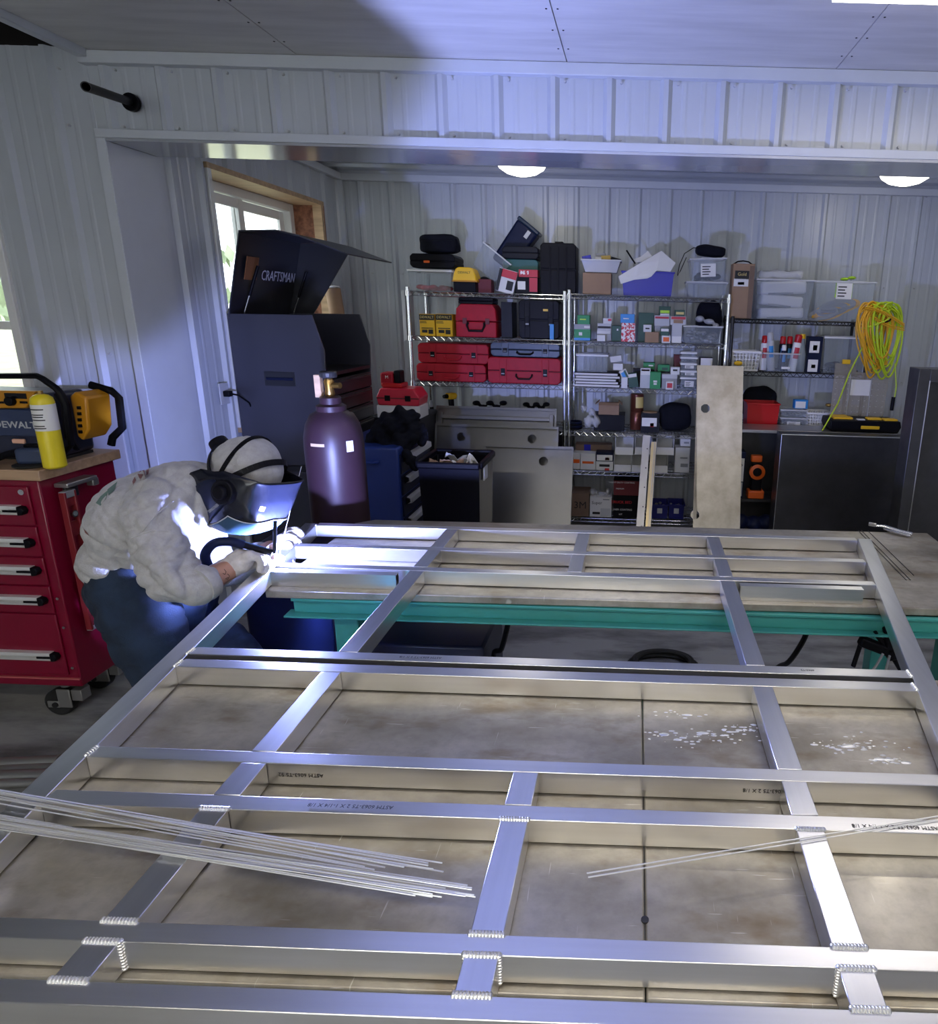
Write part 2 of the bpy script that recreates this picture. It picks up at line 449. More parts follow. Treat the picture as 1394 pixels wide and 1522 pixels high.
# trims
struct(MB().bb(XL - .06, 3.0, YW - .022, YW + .02, ZC - .05, ZC - .001).build('trim_1', M['trim'], bevel=.003))          # ceiling angle
struct(MB().bb(XL - .055, XL - .012, -3.4, YW - .023, ZC - .03, ZC + .03).build('trim_2', M['trim'], bevel=.003))   # edge of the ceiling
t3 = MB(); t3.bb(XL - .045, 3.0, YW - .012, YW + .02, ZH, ZH + .035)
struct(t3.build('trim_3', M['trim'], bevel=.002))
t4 = MB(); t4.bb(XL - .045, XL - .002, YW - .012, YW + .02, 0, ZH - .001); struct(t4.build('trim_4', M['trim'], bevel=.002))
t5 = MB(); t5.bb(XL - .001, 3.0, YW - .010, YW + .30, ZH - .012, ZH - .001); struct(t5.build('trim_5', mat('soffit_flashing', (.6, .62, .66), .16, .55)))
t6 = MB(); t6.bb(XL - .02, XL, YW - .009, YW + .31, 0, ZH - .013); struct(t6.build('trim_6', M['trim']))
# screws along the header and walls
sc_ = MB()
for k in range(-5, 18):
    x = PH + k * RIB + .05
    sc_.cyl((x, YW + .019, ZC - .065), (x, YW + .006, ZC - .065), .006, n=6); sc_.cyl((x, YW + .019, ZH + .05), (x, YW + .006, ZH + .05), .006, n=6)
    if x < XL - .06 and x > XWIN + .02:
        for z in (1.45, .75): sc_.cyl((x, YW + .019, z), (x, YW + .006, z), .006, n=6)
sc_.build('screw_heads', M['lgrey'], wf)['kind'] = 'stuff'
# back room: back wall, left wall with window, right wall, corrugated ceiling
wbk = struct(MB().bb(XL - .3, 3.0, YB + .02, YB + .2, 0, 3.0).build('wall_back', M['trim']))
ribbed(wbk, XL, 3.0, 0, ZB, -.02, lambda a, d, b: (a, YB + .019 - d, b))
sc_ = MB()
for k in range(-10, 13):
    x = -.02 + k * RIB + .05
    for z in (ZB - .05, 1.95, 1.2): sc_.cyl((x, YB + .019, z), (x, YB + .008, z), .006, n=6)
sc_.build('screw_heads', M['lgrey'], wbk)['kind'] = 'stuff'
WY0, WY1, WZ0, WZ1 = 3.86, 5.16, .98, 2.40
wl = MB()
wl.bb(XL - .28, XL - .02, YW + .28, WY0 - .03, 0, 3.0); wl.bb(XL - .28, XL - .02, WY1 + .03, YB + .03, 0, 3.0)
wl.bb(XL - .28, XL - .02, WY0 - .03, WY1 + .03, 0, WZ0 - .03); wl.bb(XL - .28, XL - .02, WY0 - .03, WY1 + .03, WZ1 + .03, 3.0)
wl = struct(wl.build('wall_left', M['trim']))
pl = lambda a, d, b: (XL - .019 + d, a, b)
ribbed(wl, YW + .34, WY0 - .02, 0, ZB, 3.55, pl); ribbed(wl, WY1 + .02, YB, 0, ZB, 3.55, pl)
ribbed(wl, WY0 - .02, WY1 + .02, 0, WZ0, 3.55, pl); ribbed(wl, WY0 - .02, WY1 + .02, WZ1, ZB, 3.55, pl)
MB().bb(XL - .019, XL - .012, YW + .30, YW + .36, 0, ZB).build('flashing', M['trim'], wl)
struct(MB().bb(2.98, 3.1, -3.4, 5.6, 0, 3.0).build('wall_right', M['trim']))
wr = MB(); wr.bb(-4.7, -2.6, -3.5, -3.4, 0, 3.7); wr.bb(.6, 3.1, -3.5, -3.4, 0, 3.7); wr.bb(-2.6, .6, -3.5, -3.4, 0, 1.0); wr.bb(-2.6, .6, -3.5, -3.4, 2.3, 3.7)
struct(wr.build('wall_rear', M['panel']))
w3 = struct(bpy.data.objects.new('rear_window_added', None)); col.objects.link(w3)  # unseen window, added in the rear wall as an opening for the fill lamp
f = MB(); f.bb(-2.6, .6, -3.47, -3.41, 1.0, 1.05); f.bb(-2.6, .6, -3.47, -3.41, 2.25, 2.3)
for x in (-2.6, -1.03, .54): f.bb(x, x + .06, -3.47, -3.41, 1.05, 2.25)
f.build('window_frame', M['vinyl'], w3, bevel=.004)
for x in (-2.54, -.97): MB().bb(x, x + 1.51, -3.45, -3.444, 1.05, 2.25).build('pane', M['glass'], w3)
struct(MB().bb(-4.7, -4.6, -3.4, 3.4, 0, 3.7).build('wall_outer', M['panel']))
cb = struct(MB().bb(XL - .3, 3.0, YW + .28, YB + .1, ZB + .02, ZB + .1).build('ceiling_back', M['trim']))
ribbed(cb, YW + .30, YB, XL, 3.0, 3.3, lambda a, d, b: (b, a, ZB + .019 - d), 'soffit', name='ceiling_panel')
struct(MB().bb(XL - .005, 3.0, YB - .03, YB + .01, ZB - .05, ZB).build('trim_7', M['trim'], bevel=.003))
struct(MB().bb(XL - .01, XL + .03, YW + .32, YB - .03, ZB - .05, ZB).build('trim_8', M['trim'], bevel=.003))
struct(MB().bb(XL - .018, XL + .03, YB - .03, YB + .005, 0, ZB - .05).build('trim_9', M['trim'], bevel=.003))
# window 1: deep reveal lined with wood and strand board, white vinyl slider
w1 = struct(bpy.data.objects.new('window_1', None)); col.objects.link(w1)
MB().bb(XL - .27, XL + .004, WY0 - .03, WY1 + .03, WZ1, WZ1 + .03).build('head_board', M['wood'], w1)
MB().bb(XL - .27, XL + .004, WY1, WY1 + .03, WZ0, WZ1).build('reveal_board', M['osb'], w1)
MB().bb(XL - .06, XL + .006, WY1 - .02, WY1 + .012, WZ0, WZ1).build('stud_edge', M['wood'], w1)
MB().bb(XL - .27, XL + .004, WY0 - .03, WY0, WZ0, WZ1).build('reveal_board', M['vinyl'], w1)
MB().bb(XL - .27, XL + .02, WY0 - .03, WY1 + .03, WZ0 - .03, WZ0).build('window_sill', M['wood'], w1)
f = MB(); XF = XL - .24
f.bb(XF - .05, XF + .03, WY0, WY0 + .055, WZ0, WZ1); f.bb(XF - .05, XF + .03, WY1 - .055, WY1, WZ0, WZ1)
f.bb(XF - .05, XF + .03, WY0 + .055, WY1 - .055, WZ1 - .055, WZ1); f.bb(XF - .05, XF + .03, WY0 + .055, WY1 - .055, WZ0, WZ0 + .055)
f.build('window_frame', M['vinyl'], w1, bevel=.004)
ym = (WY0 + WY1) / 2
for y0, y1, xo in ((WY0 + .06, ym + .03, .0), (ym - .03, WY1 - .06, -.03)):
    s_ = MB(); xa, xb = XF - .02 + xo + .008, XF + .012 + xo
    s_.bb(xa, xb, y0, y0 + .06, WZ0 + .06, WZ1 - .06); s_.bb(xa, xb, y1 - .06, y1, WZ0 + .06, WZ1 - .06)
    s_.bb(xa, xb, y0 + .06, y1 - .06, WZ1 - .12, WZ1 - .06); s_.bb(xa, xb, y0 + .06, y1 - .06, WZ0 + .06, WZ0 + .12)
    sh = s_.build('sash', M['vinyl'], w1, bevel=.004)
    MB().bb(xa + .008, xa + .013, y0 + .06, y1 - .06, WZ0 + .12, WZ1 - .12).build('pane', M['glass'], sh)
MB().bb(XF + .03, XF + .05, ym - .01, ym + .01, 1.5, 1.68).build('latch', M['vinyl'], w1, bevel=.004)
# window 2: at the far left of the main wall
w2 = struct(bpy.data.objects.new('window_2', None)); col.objects.link(w2)
f = MB()
f.bb(-3.75, -3.70, YW, YW + .2, .95, 2.16); f.bb(XWIN - .04, XWIN, YW, YW + .2, .95, 2.16)
f.bb(-3.70, XWIN - .04, YW, YW + .2, .95, 1.0); f.bb(-3.70, XWIN - .04, YW, YW + .2, 2.11, 2.16)
f.bb(-3.70, XWIN - .04, YW + .08, YW + .12, 1.545, 1.585)
f.build('window_frame', M['vinyl'], w2, bevel=.004)
MB().bb(-3.70, XWIN - .04, YW + .09, YW + .095, 1.585, 2.11).build('pane', M['glass'], w2)
MB().bb(-3.70, XWIN - .04, YW + .10, YW + .105, 1.0, 1.545).build('pane', M['glass'], w2)
# trees beyond the window
random.seed(3)
def tree(x, y, h, r, lab):
    t = thing('garden_tree', lab, 'tree', (x, y, -.12), group='trees outside')
    MB().tube([(0, 0, 0), (.05, 0, h * .3), (0, .05, h * .7)], [.12, .09, .04], 7).build('trunk', M['bark'], t)
    lv = MB()
    for k in range(900):
        a = random.uniform(0, 2 * PI); b = random.uniform(-1, 1); q = r * random.random() ** .4
        p = Vector((q * math.cos(a) * math.sqrt(1 - b * b), q * math.sin(a) * math.sqrt(1 - b * b), h * .62 + b * q * .9))
        e = Euler((random.uniform(0, 6), random.uniform(0, 6), random.uniform(0, 6))).to_matrix()
        s = .14
        lv.add([p + e @ Vector(w) for w in ((-s, 0, 0), (0, -s * .6, 0), (s, 0, 0), (0, s * .6, 0))], [(0, 1, 2, 3)])
    lv.build('foliage', M['leaf'], t)['kind'] = 'stuff'
tree(-7.5, 9.5, 4.2, 1.7, 'pale green tree outside the back room window, nearer the glass')
tree(-10.5, 11.5, 5.0, 2.0, 'taller pale tree outside the back room window, farther off')
# lamps: two shallow dome lights on the back-room ceiling, strip lights on the main ceiling
def dome(x, y, lab):
    t = thing('dome_light', lab, 'ceiling light', (x, y, ZB), group='dome lights in the back room')
    k = 1.5
    MB().lathe([(.08 * k, 0), (.125 * k, -.003), (.125 * k, -.025), (.118 * k, -.03)], n=32).build('base_ring', M['white'], t, smooth=True)
    MB().lathe([(.116 * k, -.03), (.112 * k, -.06), (.096 * k, -.10), (.066 * k, -.128), (.03 * k, -.142), (.004, -.145)], n=32).build('diffuser', M['lamp'], t, smooth=True)
    ld = bpy.data.lights.new('dome_lamp', 'POINT'); ld.energy = DOME_W; ld.color = (1, .95, .84); ld.shadow_soft_size = .1
    lo = bpy.data.objects.new('dome_lamp', ld); col.objects.link(lo); lo.parent = t; lo.location = (0, 0, -.26)
LX1 = at(775, 243, Z=ZB - .07); LX2 = at(1346, 257, Z=ZB - .07)
dome(LX1.x, LX1.y, 'lit dome ceiling light above the shelf of red tool cases')
dome(LX2.x, LX2.y, 'lit dome ceiling light at right above the coiled cords')
def strip(x, y, ln, lab, w=STRIP_W, rz=0):
    t = thing('strip_light', lab, 'ceiling light', (x, y, ZC), rz, group='strip lights on the main ceiling')
    MB().bb(-ln / 2, ln / 2, -.06, .06, -.035, 0).build('housing', M['white'], t, bevel=.004)
    MB().prism([(-.05, -.036), (.05, -.036), (.04, -.06), (-.04, -.06)], -ln / 2 + .01, ln / 2 - .01, 'yz').build('diffuser', M['tubelamp'], t)
    ld = bpy.data.lights.new('strip_lamp', 'AREA'); ld.shape = 'RECTANGLE'; ld.size = ln - .05; ld.size_y = .08
    ld.energy = w; ld.color = (1, .91, .77)
    lo = bpy.data.objects.new('strip_lamp', ld); col.objects.link(lo); lo.parent = t; lo.location = (0, 0, -.066)
_a = at(1310, 4, Z=ZC - .06); _b = at(1232, 3, Z=ZC - .06)
strip(_b.x + .61, _a.y - .035, 1.22, 'strip light on the ceiling at the top right corner of the view', STRIP_W * .3)
strip(-.75, -.35, 2.4, 'strip light on the ceiling left of the camera')
strip(1.15, -.35, 1.2, 'strip light on the ceiling right of the camera')
strip(-.2, -2.2, 2.4, 'strip light on the ceiling behind the camera')
# black pipe stub on the header
pb = at(197, 153, Y=YW)
t = thing('pipe_stub', 'black iron pipe stub with flange sticking out of the white wall', 'pipe', pb)
e = at(128, 129, Y=2.62) - pb
MB().cyl((0, .005, 0), (0, -.02, 0), .036, n=20).build('flange', M['black'], t, bevel=.003)
MB().cyl((0, -.02, 0), e, .0165, n=16, cap=False).cyl(e, e * .93, .0165, .013, n=16, cap=False).build('pipe', M['black'], t, smooth=True)
x_, y_, d_ = basis(e)
MB().tube([e + x_ * .0155 * math.cos(2 * PI * k / 20) + y_ * .0155 * math.sin(2 * PI * k / 20) for k in range(20)], .002, 6, closed=True).build('threaded_end', M['dsteel'], t, smooth=True)
# outlet with plug on the left wall of the back room
pp = at(333, 585, X=XL + .005)
t = thing('wall_outlet', 'grey outlet plate with a black plug on the blue-lit wall', 'outlet', pp)
MB().bb(-.004, .004, -.04, .04, -.06, .06).build('cover_plate', M['plug'], t, bevel=.002)
MB().bb(.004, .04, -.018, .018, -.016, .016).build('plug', M['black'], t, bevel=.004)
MB().tube([(.04, 0, 0), (.07, .02, -.01), (.09, .08, -.06), (.10, .2, -.3)], .005, 8).build('cord', M['black'], t, smooth=True)
# ------------------------------------------------------------------ welding tables
ZT, TH, TBL = .95, .0445, .904       # top of the frame, tube height, table surface
def table(name, lab, x0, x1, y0, y1, plates, legs, leg_d=.1, skew=0):
    t = thing(name, lab, 'table', ((x0 + x1) / 2, (y0 + y1) / 2, 0))
    cx, cy = (x0 + x1) / 2, (y0 + y1) / 2
    for a, b, c, d in plates:
        poly = [(a - cx, c - cy), (b - cx, c - cy + skew * (b - a)), (b - cx, d - cy + skew * (b - a) * 2), (a - cx + .06, d - cy), (a - cx, d - cy - .05)]
        MB().prism(poly, TBL - .024, TBL, 'xy').build('top_plate', M['plate'], t, bevel=.003)
    for yy, nm in ((y0 - cy + .005, 0), (y1 - cy - .06, 1)):
        m = MB()      # channel section: web and two flanges
        X0, X1 = x0 - cx + .07, x1 - cx - .07
        m.bb(X0, X1, yy + .012, yy + .03, TBL - .075, TBL - .025); m.bb(X0, X1, yy - .002, yy + .03, TBL - .034, TBL - .025)
        m.prism([(yy - .014, TBL - .082), (yy + .03, TBL - .082), (yy + .03, TBL - .074), (yy - .014, TBL - .076)], X0 - .02, X1 + .02, 'yz')
        m.build('edge_beam', M['green'], t, bevel=.002)
    for lx in (x0 - cx + .09, x1 - cx - .09):
        MB().bb(lx - .03, lx + .03, y0 - cy + .05, y1 - cy - .07, TBL - .085, TBL - .026).build('cross_beam', M['green'], t, bevel=.003)
    for lx in legs:
        for ly in (y0 - cy + .04, y1 - cy - .1):
            m = MB(); m.bb(lx - cx - .036, lx - cx + .036, ly, ly + .07, .012, TBL - .083); m.bb(lx - cx - .055, lx - cx + .055, ly - .02, ly + .09, 0, .012)
            m.build('leg', M['green'], t, bevel=.003)
    return t
tb1 = table('welding_table', 'scuffed metal welding table in the foreground under the frame', -.985, .97, .612, 1.375,
            [(-.985, .0352, .612, 1.375), (.0368, .97, .612, 1.375)], (-.86, .84))
tb2 = table('welding_table', 'teal-framed metal welding table in front of the shelves', -1.06, 1.17, 1.745, 2.42,
            [(-1.06, 1.17, 1.745, 2.42)], (-.85, .99), skew=.011)
MB().cyl((.036 + .0075, .72 - .9935, TBL - .001), (.036 + .0075, .72 - .9935, TBL + .002), .0055, n=14).build('bolt_head', M['dsteel'], tb1)
# weld spatter burnt on the table plates
random.seed(11)
sp = MB()
for cxp, cyp, n, s in ((.14, 1.13, 60, .05), (.25, 1.16, 30, .03), (.45, 1.12, 60, .045), (.5, 1.08, 40, .018), (.1, 1.2, 16, .03)):
    for k in range(n):
        a, b = random.gauss(0, s), random.gauss(0, s * .28); r_ = random.uniform(.0006, .0026) * (2.2 if k % 9 == 0 else 1)
        sp.ell((cxp + a + .0075, cyp + b - .9935, TBL), (r_ * random.uniform(1.2, 3), r_, .0009), 7, 4)
o = sp.build('weld_spatter', M['bead'], tb1, smooth=True); o['kind'] = 'stuff'

# ------------------------------------------------------------------ aluminium frame
fr = thing('aluminium_frame', 'large welded aluminium tube frame lying across both welding tables', 'metal frame', (0, 1.4, TBL))
OY, OZ = 1.4, TBL
def F(x, y, z): return (x, y - OY, z - OZ)
def rail_l(y): return -.912 - (y - .844) * .156
def rail_r(y): return .626 + (y - 1.253) * .193
ZL = TBL + .0026
for fn, sg, w in ((rail_l, -1, .045), (rail_r, 1, .048)):
    y0, y1 = .53, (2.222 if sg < 0 else 2.243)
    poly = [F(fn(y), y, 0)[:2] for y in (y0, y1)] + [F(fn(y) + sg * w, y, 0)[:2] for y in (y1, y0)]
    MB().prism(poly, ZL - OZ, ZT - OZ, 'xy').build('side_rail', M['alu_y'], fr, bevel=.0015)
BARS = [(2.201, 2.231, 1.0), (1.988, 2.017, 1), (1.820, 1.849, 1), (1.304, 1.335, 1), (1.250, 1.283, 1), (.956, .985, 1), (.847, .877, 1), (.624, .652, 1), (.548, .575, 1)]
for i, (a, b, _) in enumerate(BARS):
    xl, xr = rail_l((a + b) / 2) + .002, rail_r((a + b) / 2) - .002
    t_ = .010 if i in (0, 1) else 0          # the far bars run very slightly askew
    poly = [F(xl, a, 0)[:2], F(xr, a + t_ * 2, 0)[:2], F(xr, b + t_ * 2, 0)[:2], F(xl, b, 0)[:2]]
    MB().prism(poly, ZL - OZ, ZT - OZ - .0004, 'xy').build('cross_bar', M['alu'], fr, bevel=.0012)
S = {-.6375: (0, 1, 2, 4, 5, 6, 7), -.1675: (0, 1, 5, 6, 7), .2925: (0, 1, 2, 4, 5, 6, 7)}
beads = []
for x, segs in S.items():
    for k in segs:
        yb, ya = BARS[k][0], BARS[k + 1][1]
        q = (.010 if k == 0 else .02 if k == 1 else 0) * .4
        w = .0215
        MB().bb(x - w, x + w, ya + .001 - OY + (.004 if k < 1 else 0), yb - .001 - OY + q, ZL - OZ, ZT - OZ - .0003).build('stringer', M['alu_y'], fr, bevel=.0012)
        if k == 6: beads += [((x - w, ya, ZT), (x + w, ya, ZT)), ((x - w, yb, ZT), (x + w, yb, ZT))]
        if k == 7:
            beads += [((x - w, ya, ZT), (x + w, ya, ZT)), ((x - w, yb, ZT), (x + w, yb, ZT)),
                      ((x - w, yb, ZT), (x - w, yb, TBL + .004)), ((x + w, yb, ZT), (x + w, yb, TBL + .004))]
for p in ((rail_l(1.266), 1.262), (rail_l(1.32), 1.315), (rail_l(.97), .97), (rail_r(1.32) - .004, 1.32), (rail_r(1.266) - .004, 1.266)):
    beads.append(((p[0], p[1] - .012, ZT), (p[0], p[1] + .012, ZT)))
y_ = 2.202; beads.append(((rail_l(y_), y_, ZT), (rail_l(y_), y_, TBL + .006)))
for p0, p1 in beads:          # each bead: a row of overlapping ripples
    p0 = Vector(F(*p0)); p1 = Vector(F(*p1)); n = max(4, int((p1 - p0).length / .0042)); d = (p1 - p0).normalized()
    x, y, _ = basis(d); m = MB()
    rot = Matrix((x, y, d)).transposed()
    for k in range(n + 1):
        c = p0.lerp(p1, k / n)
        m.ell(c, (.0046, .0042, .0030), 8, 5, rot)
    m.build('weld_bead', M['bead'], fr, smooth=True)
# ink printing on the tubes (upside down as it lies)
mk = 'ASTM 6063-T5 2 X 1-1/4 X 1/8'
def print_front(px, py, y, size, s, flip=True):
    p = at(px, py, Y=y - .0006)
    text('printed_marking', s, size, M['ink'], fr, F(p.x, y - .0007, p.z), (PI / 2, PI if flip else 0, 0), .0001)
print_front(447, 1152, .956, .0105, 'ASTM 6063-T5 52')
print_front(1147, 1176, .956, .0105, 'ASTM 6063-T5 2 X 1/8')
def print_top(px, py, size, s):
    p = at(px, py, Z=ZT)
    text('printed_marking', s, size, M['ink'], fr, F(p.x, p.y, ZT + .0001), (0, 0, PI), .0001)
print_top(521, 1198, .0105, mk); print_top(1330, 1229, .0105, mk); print_top(625, 977, .010, 'ASTM 6063-T5 2 X 1/8')
print_top(1200, 996, .009, '6063-T5')
# loose offcuts standing on the far table
def offcut(px0, px1, py, y, lab, hgt=.045):
    a = at(px0, py, Y=y); b = at(px1, py, Y=y)
    t = thing('tube_offcut', lab, 'metal tube', ((a.x + b.x) / 2, y + .013, TBL))
    L = (b.x - a.x) / 2; w = .0125; k = .0022
    for nm, bx in (('top_wall', (-L, L, -w, w, hgt - k, hgt)), ('bottom_wall', (-L, L, -w, w, .0005, k)), ('side_wall', (-L, L, -w, -w + k, k, hgt - k)), ('side_wall', (-L, L, w - k, w, k, hgt - k))):
        MB().bb(*bx).build(nm, M['alu'], t)
offcut(402, 588, 862, 1.778, 'short open-ended aluminium tube by the welding arc')
offcut(1100, 1284, 880, 1.782, 'short aluminium tube offcut lying at the right of the far table')
# filler rods
random.seed(5)
def rod(p0, p1, lab, grp, r=.0011, sag=0):
    p0, p1 = Vector(p0), Vector(p1)
    mid = (p0 + p1) / 2 - Vector((0, 0, sag))
    o = MB().tube([p0 - p0, mid - p0, p1 - p0], r, 6).build('filler_rod', M['rod'], None, smooth=True)
    o.location = p0
    return tag(o, lab, 'filler rod', grp)
for k in range(9):
    z = ZT + .0016 + .0023 * (k % 3)
    a = at(-60, 1163 + k * 2.5 + random.uniform(-3, 3), Z=z); b = at(600 + random.uniform(-60, 70), 1281 + k * 2.2 + random.uniform(-6, 4), Z=z)
    rod(a, b, 'thin bright filler rod in the upper bundle slanting over the frame', 'filler rods in the upper bundle')
for k in range(24):
    z = ZT + .0016 + .0023 * (k % 4)
    a = at(-60, 1201 + (k % 12) * 2.0 + random.uniform(-2, 2), Z=z); b = at(655 + random.uniform(-45, 52), 1316 + (k % 12) * 1.8 + random.uniform(-4, 3), Z=z)
    rod(a, b, 'thin bright filler rod in the lower, thicker bundle slanting over the frame', 'filler rods in the lower bundle')
for k, (u0, v0, u1, v1) in enumerate(((872, 1298, 1450, 1204), (874, 1304, 1450, 1209))):
    rod(at(u0, v0, Z=ZT + .002), at(u1, v1, Z=ZT + .002), ('upper' if k == 0 else 'lower') + ' of two filler rods crossing the frame at right', 'two rods at right')
for k, (u0, v0, u1, v1) in enumerate(((1276, 789, 1347, 862), (1280, 788, 1353, 862), (1290, 789, 1358, 855))):
    o_ = rod(at(u0, v0, Z=TBL + .002), at(u1, v1, Z=TBL + .002), ('leftmost', 'middle', 'rightmost')[k] + ' of three dark rods on the far table corner', 'three rods on the far table')
    o_.data.materials[0] = M['dsteel']
# locking pliers on the far table corner
p = at(1326, 787, Z=TBL + .012)
t = thing('locking_pliers', 'small chrome locking pliers on the right corner of the far table', 'pliers', (p.x, p.y, TBL), R(-28))
MB().tube([(-.075, 0, .016), (-.03, .004, .018), (0, 0, .014), (.03, -.006, .012), (.075, -.012, .010)], [.004, .007, .008, .007, .008], 8).build('handle', M['chrome'], t, smooth=True)
MB().tube([(-.03, -.008, .012), (.02, -.022, .010), (.07, -.03, .009)], [.005, .006, .006], 8).build('lever', M['chrome'], t, smooth=True)
MB().box((-.075, .002, .018), (.03, .012, .014)).build('jaw', M['steel'], t, bevel=.002)
# arc
a_ = MB().ell((0, 0, 0), (.012, .012, .012), 12, 8).build('welding_arc', M['arc'], None, smooth=True); a_.location = ARC
tag(a_, 'blinding white-blue welding arc at the tube joint', 'arc')
ld = bpy.data.lights.new('arc_light', 'POINT'); ld.energy = ARC_W; ld.color = (.33, .40, 1.0); ld.shadow_soft_size = .012
lo = bpy.data.objects.new('arc_light', ld); col.objects.link(lo); lo.parent = a_; lo.location = (0, 0, .014)
# ------------------------------------------------------------------ red drawer cabinet at left and what stands on it
CXR, CYF = -2.225, 2.335
t = thing('tool_cabinet', 'red steel drawer cabinet on casters with a wooden top', 'tool cabinet', (CXR - .5, CYF + .2, 0))
ox, oy = CXR - .5, CYF + .2
def Lc(x, y, z): return (x - ox, y - oy, z)
CD = .37
MB().bb(-.5, .5, -.2 + .004, CD - .2, .17, 1.045).build('body', M['redsteel'], t, bevel=.006)
MB().bb(-.52, .527, -.215, CD - .19, 1.046, 1.086).build('wooden_top', M['ply'], t, bevel=.003)
fronts = [(.868, 1.02, .93, True), (.742, .862, .80, False), (.622, .736, .686, False), (.502, .616, .56, False), (.228, .496, .318, False)]
for z0, z1, zh, lock in fronts:
    d = MB().bb(-.49, .462, -.206, -.197, z0, z1).build('drawer', M['redsteel'], t, bevel=.003)
    h = MB()
    h.prism([(-.206, zh - .018), (-.224, zh - .016), (-.228, zh - .004), (-.213, zh - .002), (-.213, zh + .003), (-.228, zh + .006), (-.226, zh + .018), (-.206, zh + .019)], -.47, .425, 'yz')
    h.build('pull', M['pull'], d)
    MB().prism([(.425, zh - .018), (.445, zh - .014), (.452, zh), (.445, zh + .015), (.425, zh + .018)], -.231, -.206).build('pull_end_cap', M['black'], d, bevel=.003)
    MB().bb(.37, .425, -.229, -.226, zh - .005, zh + .003).build('label_slot', M['black'], d)
    if lock: MB().cyl((.44, -.205, 1.0), (.44, -.212, 1.0), .011, n=16).cyl((.44, -.212, 1.0), (.44, -.214, 1.0), .005, n=10).build('lock', M['chrome'], d)
for z in (.565, .44, .26):
    MB().cyl((.482, -.196, z), (.482, -.204, z), .006, n=8).build('bolt_head', M['chrome'], t)
MB().bb(-.5, .5, -.203, -.196, .205, .212).build('kick_edge', mat('dull_red_edge', (.45, .1, .1), .4), t)
for cx_, cy_ in ((.385, -.1), (.385, .1), (-.4, -.1), (-.4, .1)):
    m = MB(); m.bb(cx_ - .05, cx_ + .05, cy_ - .05, cy_ + .05, .160, .169); m.cyl((cx_ - .02, cy_ - .02, .125), (cx_ - .02, cy_ - .02, .16), .022, n=14)
    m.bb(cx_ - .035, cx_ + .02, cy_ - .062, cy_ - .055, .045, .13); m.bb(cx_ - .035, cx_ + .02, cy_ - .008, cy_ - .001, .045, .13); m.bb(cx_ + .02, cx_ + .065, cy_ - .055, cy_ - .008, .075, .125)
    m.bb(cx_ - .08, cx_ - .03, cy_ - .064, cy_ - .057, .045, .075)
    k = m.build('caster', M['steel'], t, bevel=.003)
    MB().cyl((cx_ - .045, cy_ - .053, .06), (cx_ - .045, cy_ - .012, .06), .059, n=28).build('wheel', M['rubber'], k, bevel=.006)
    MB().cyl((cx_ - .045, cy_ - .07, .06), (cx_ - .045, cy_ - .05, .06), .012, n=10).build('axle', M['dsteel'], k)
# chrome bracket on the cabinet side and the spirit level hanging from it
p = at(108, 718, X=CXR + .03)
t = thing('clamp_bracket', 'chrome clamp bracket on the side of the red cabinet above the level', 'bracket', (CXR + .002, p.y, p.z))
MB().bb(0, .055, -.055, .09, -.006, .012).build('jaw_bar', M['steel'], t, bevel=.004)
MB().bb(.02, .05, .07, .10, -.03, .0).build('tightening_block', M['steel'], t, bevel=.004)
MB().bb(0, .012, -.02, .04, -.06, -.006).build('mount', M['dsteel'], t, bevel=.003)
t = thing('spirit_level', 'red spirit level hanging on the side of the cabinet behind the welder', 'spirit level', (CXR + .028, 2.42, .40))
m = MB(); m.bb(-.012, .012, -.028, -.018, 0, .58); m.bb(-.012, .012, .018, .028, 0, .58); m.bb(-.004, .004, -.018, .018, 0, .09); m.bb(-.004, .004, -.018, .018, .13, .29); m.bb(-.004, .004, -.018, .018, .40, .46); m.bb(-.004, .004, -.018, .018, .52, .555)
m.build('body', mat('red_level_paint', (.22, .018, .024), .4), t, bevel=.002)
for z in (.065, .49):
    v = MB().cyl((.002, 0, z), (.016, 0, z), .014, n=18).build('vial_window', M['chrome'], t)
    MB().cyl((.016, 0, z), (.0175, 0, z), .009, n=14).build('vial', M['bottle'], v)
MB().bb(-.011, .011, -.027, .027, .556, .584).bb(-.011, .011, -.027, .027, -.004, .012).build('end_cap', M['grey'], t, bevel=.002)
# jobsite radio
RY = 2.47
t = thing('jobsite_radio', 'black and amber jobsite radio with roll-cage handle on the cabinet', 'radio', (-2.45, RY + .08, 1.087))
def rz(u, v, y=RY): q = at(u, v, Y=y); return (q.x + 2.45, q.z - 1.087)
MB().bb(-.30, .21, -.08, .1, .012, .265).build('body', mat('radio_shell', (.018, .022, .05), .35), t, bevel=.02, seg=3)
a = [rz(-70, 578), rz(58, 581), rz(45, 606), rz(-60, 606)]
fp = MB().prism(a, -.098, -.07).build('control_panel', M['amber'], t, bevel=.004)
for (u0, v0, u1, v1) in ((15, 584, 45, 591), (-50, 584, -5, 591)):
    (xa, za), (xb, zb) = rz(u0, v1), rz(u1, v0); MB().bb(xa, xb, -.101, -.096, za, zb).build('display', M['blackg'], fp)
x_, z_ = rz(25, 595); MB().cyl((x_, -.098, z_), (x_, -.118, z_), .017, n=20).build('tuning_knob', M['black'], fp, bevel=.003)
for u in (8, 42): xa, za = rz(u, 597); MB().bb(xa - .014, xa + .014, -.101, -.096, za - .004, za + .004).build('button', M['black'], fp)
(xa, za), (xb, zb) = rz(-60, 645), rz(68, 617)
sp_ = MB().prism([(xa, za), (xb, za), (xb - .01, zb + .01), (xb - .04, zb + .02), (xa, zb + .02)], -.092, -.07).build('speaker_front', mat('radio_front', (.03, .045, .11), .3), t, bevel=.004)
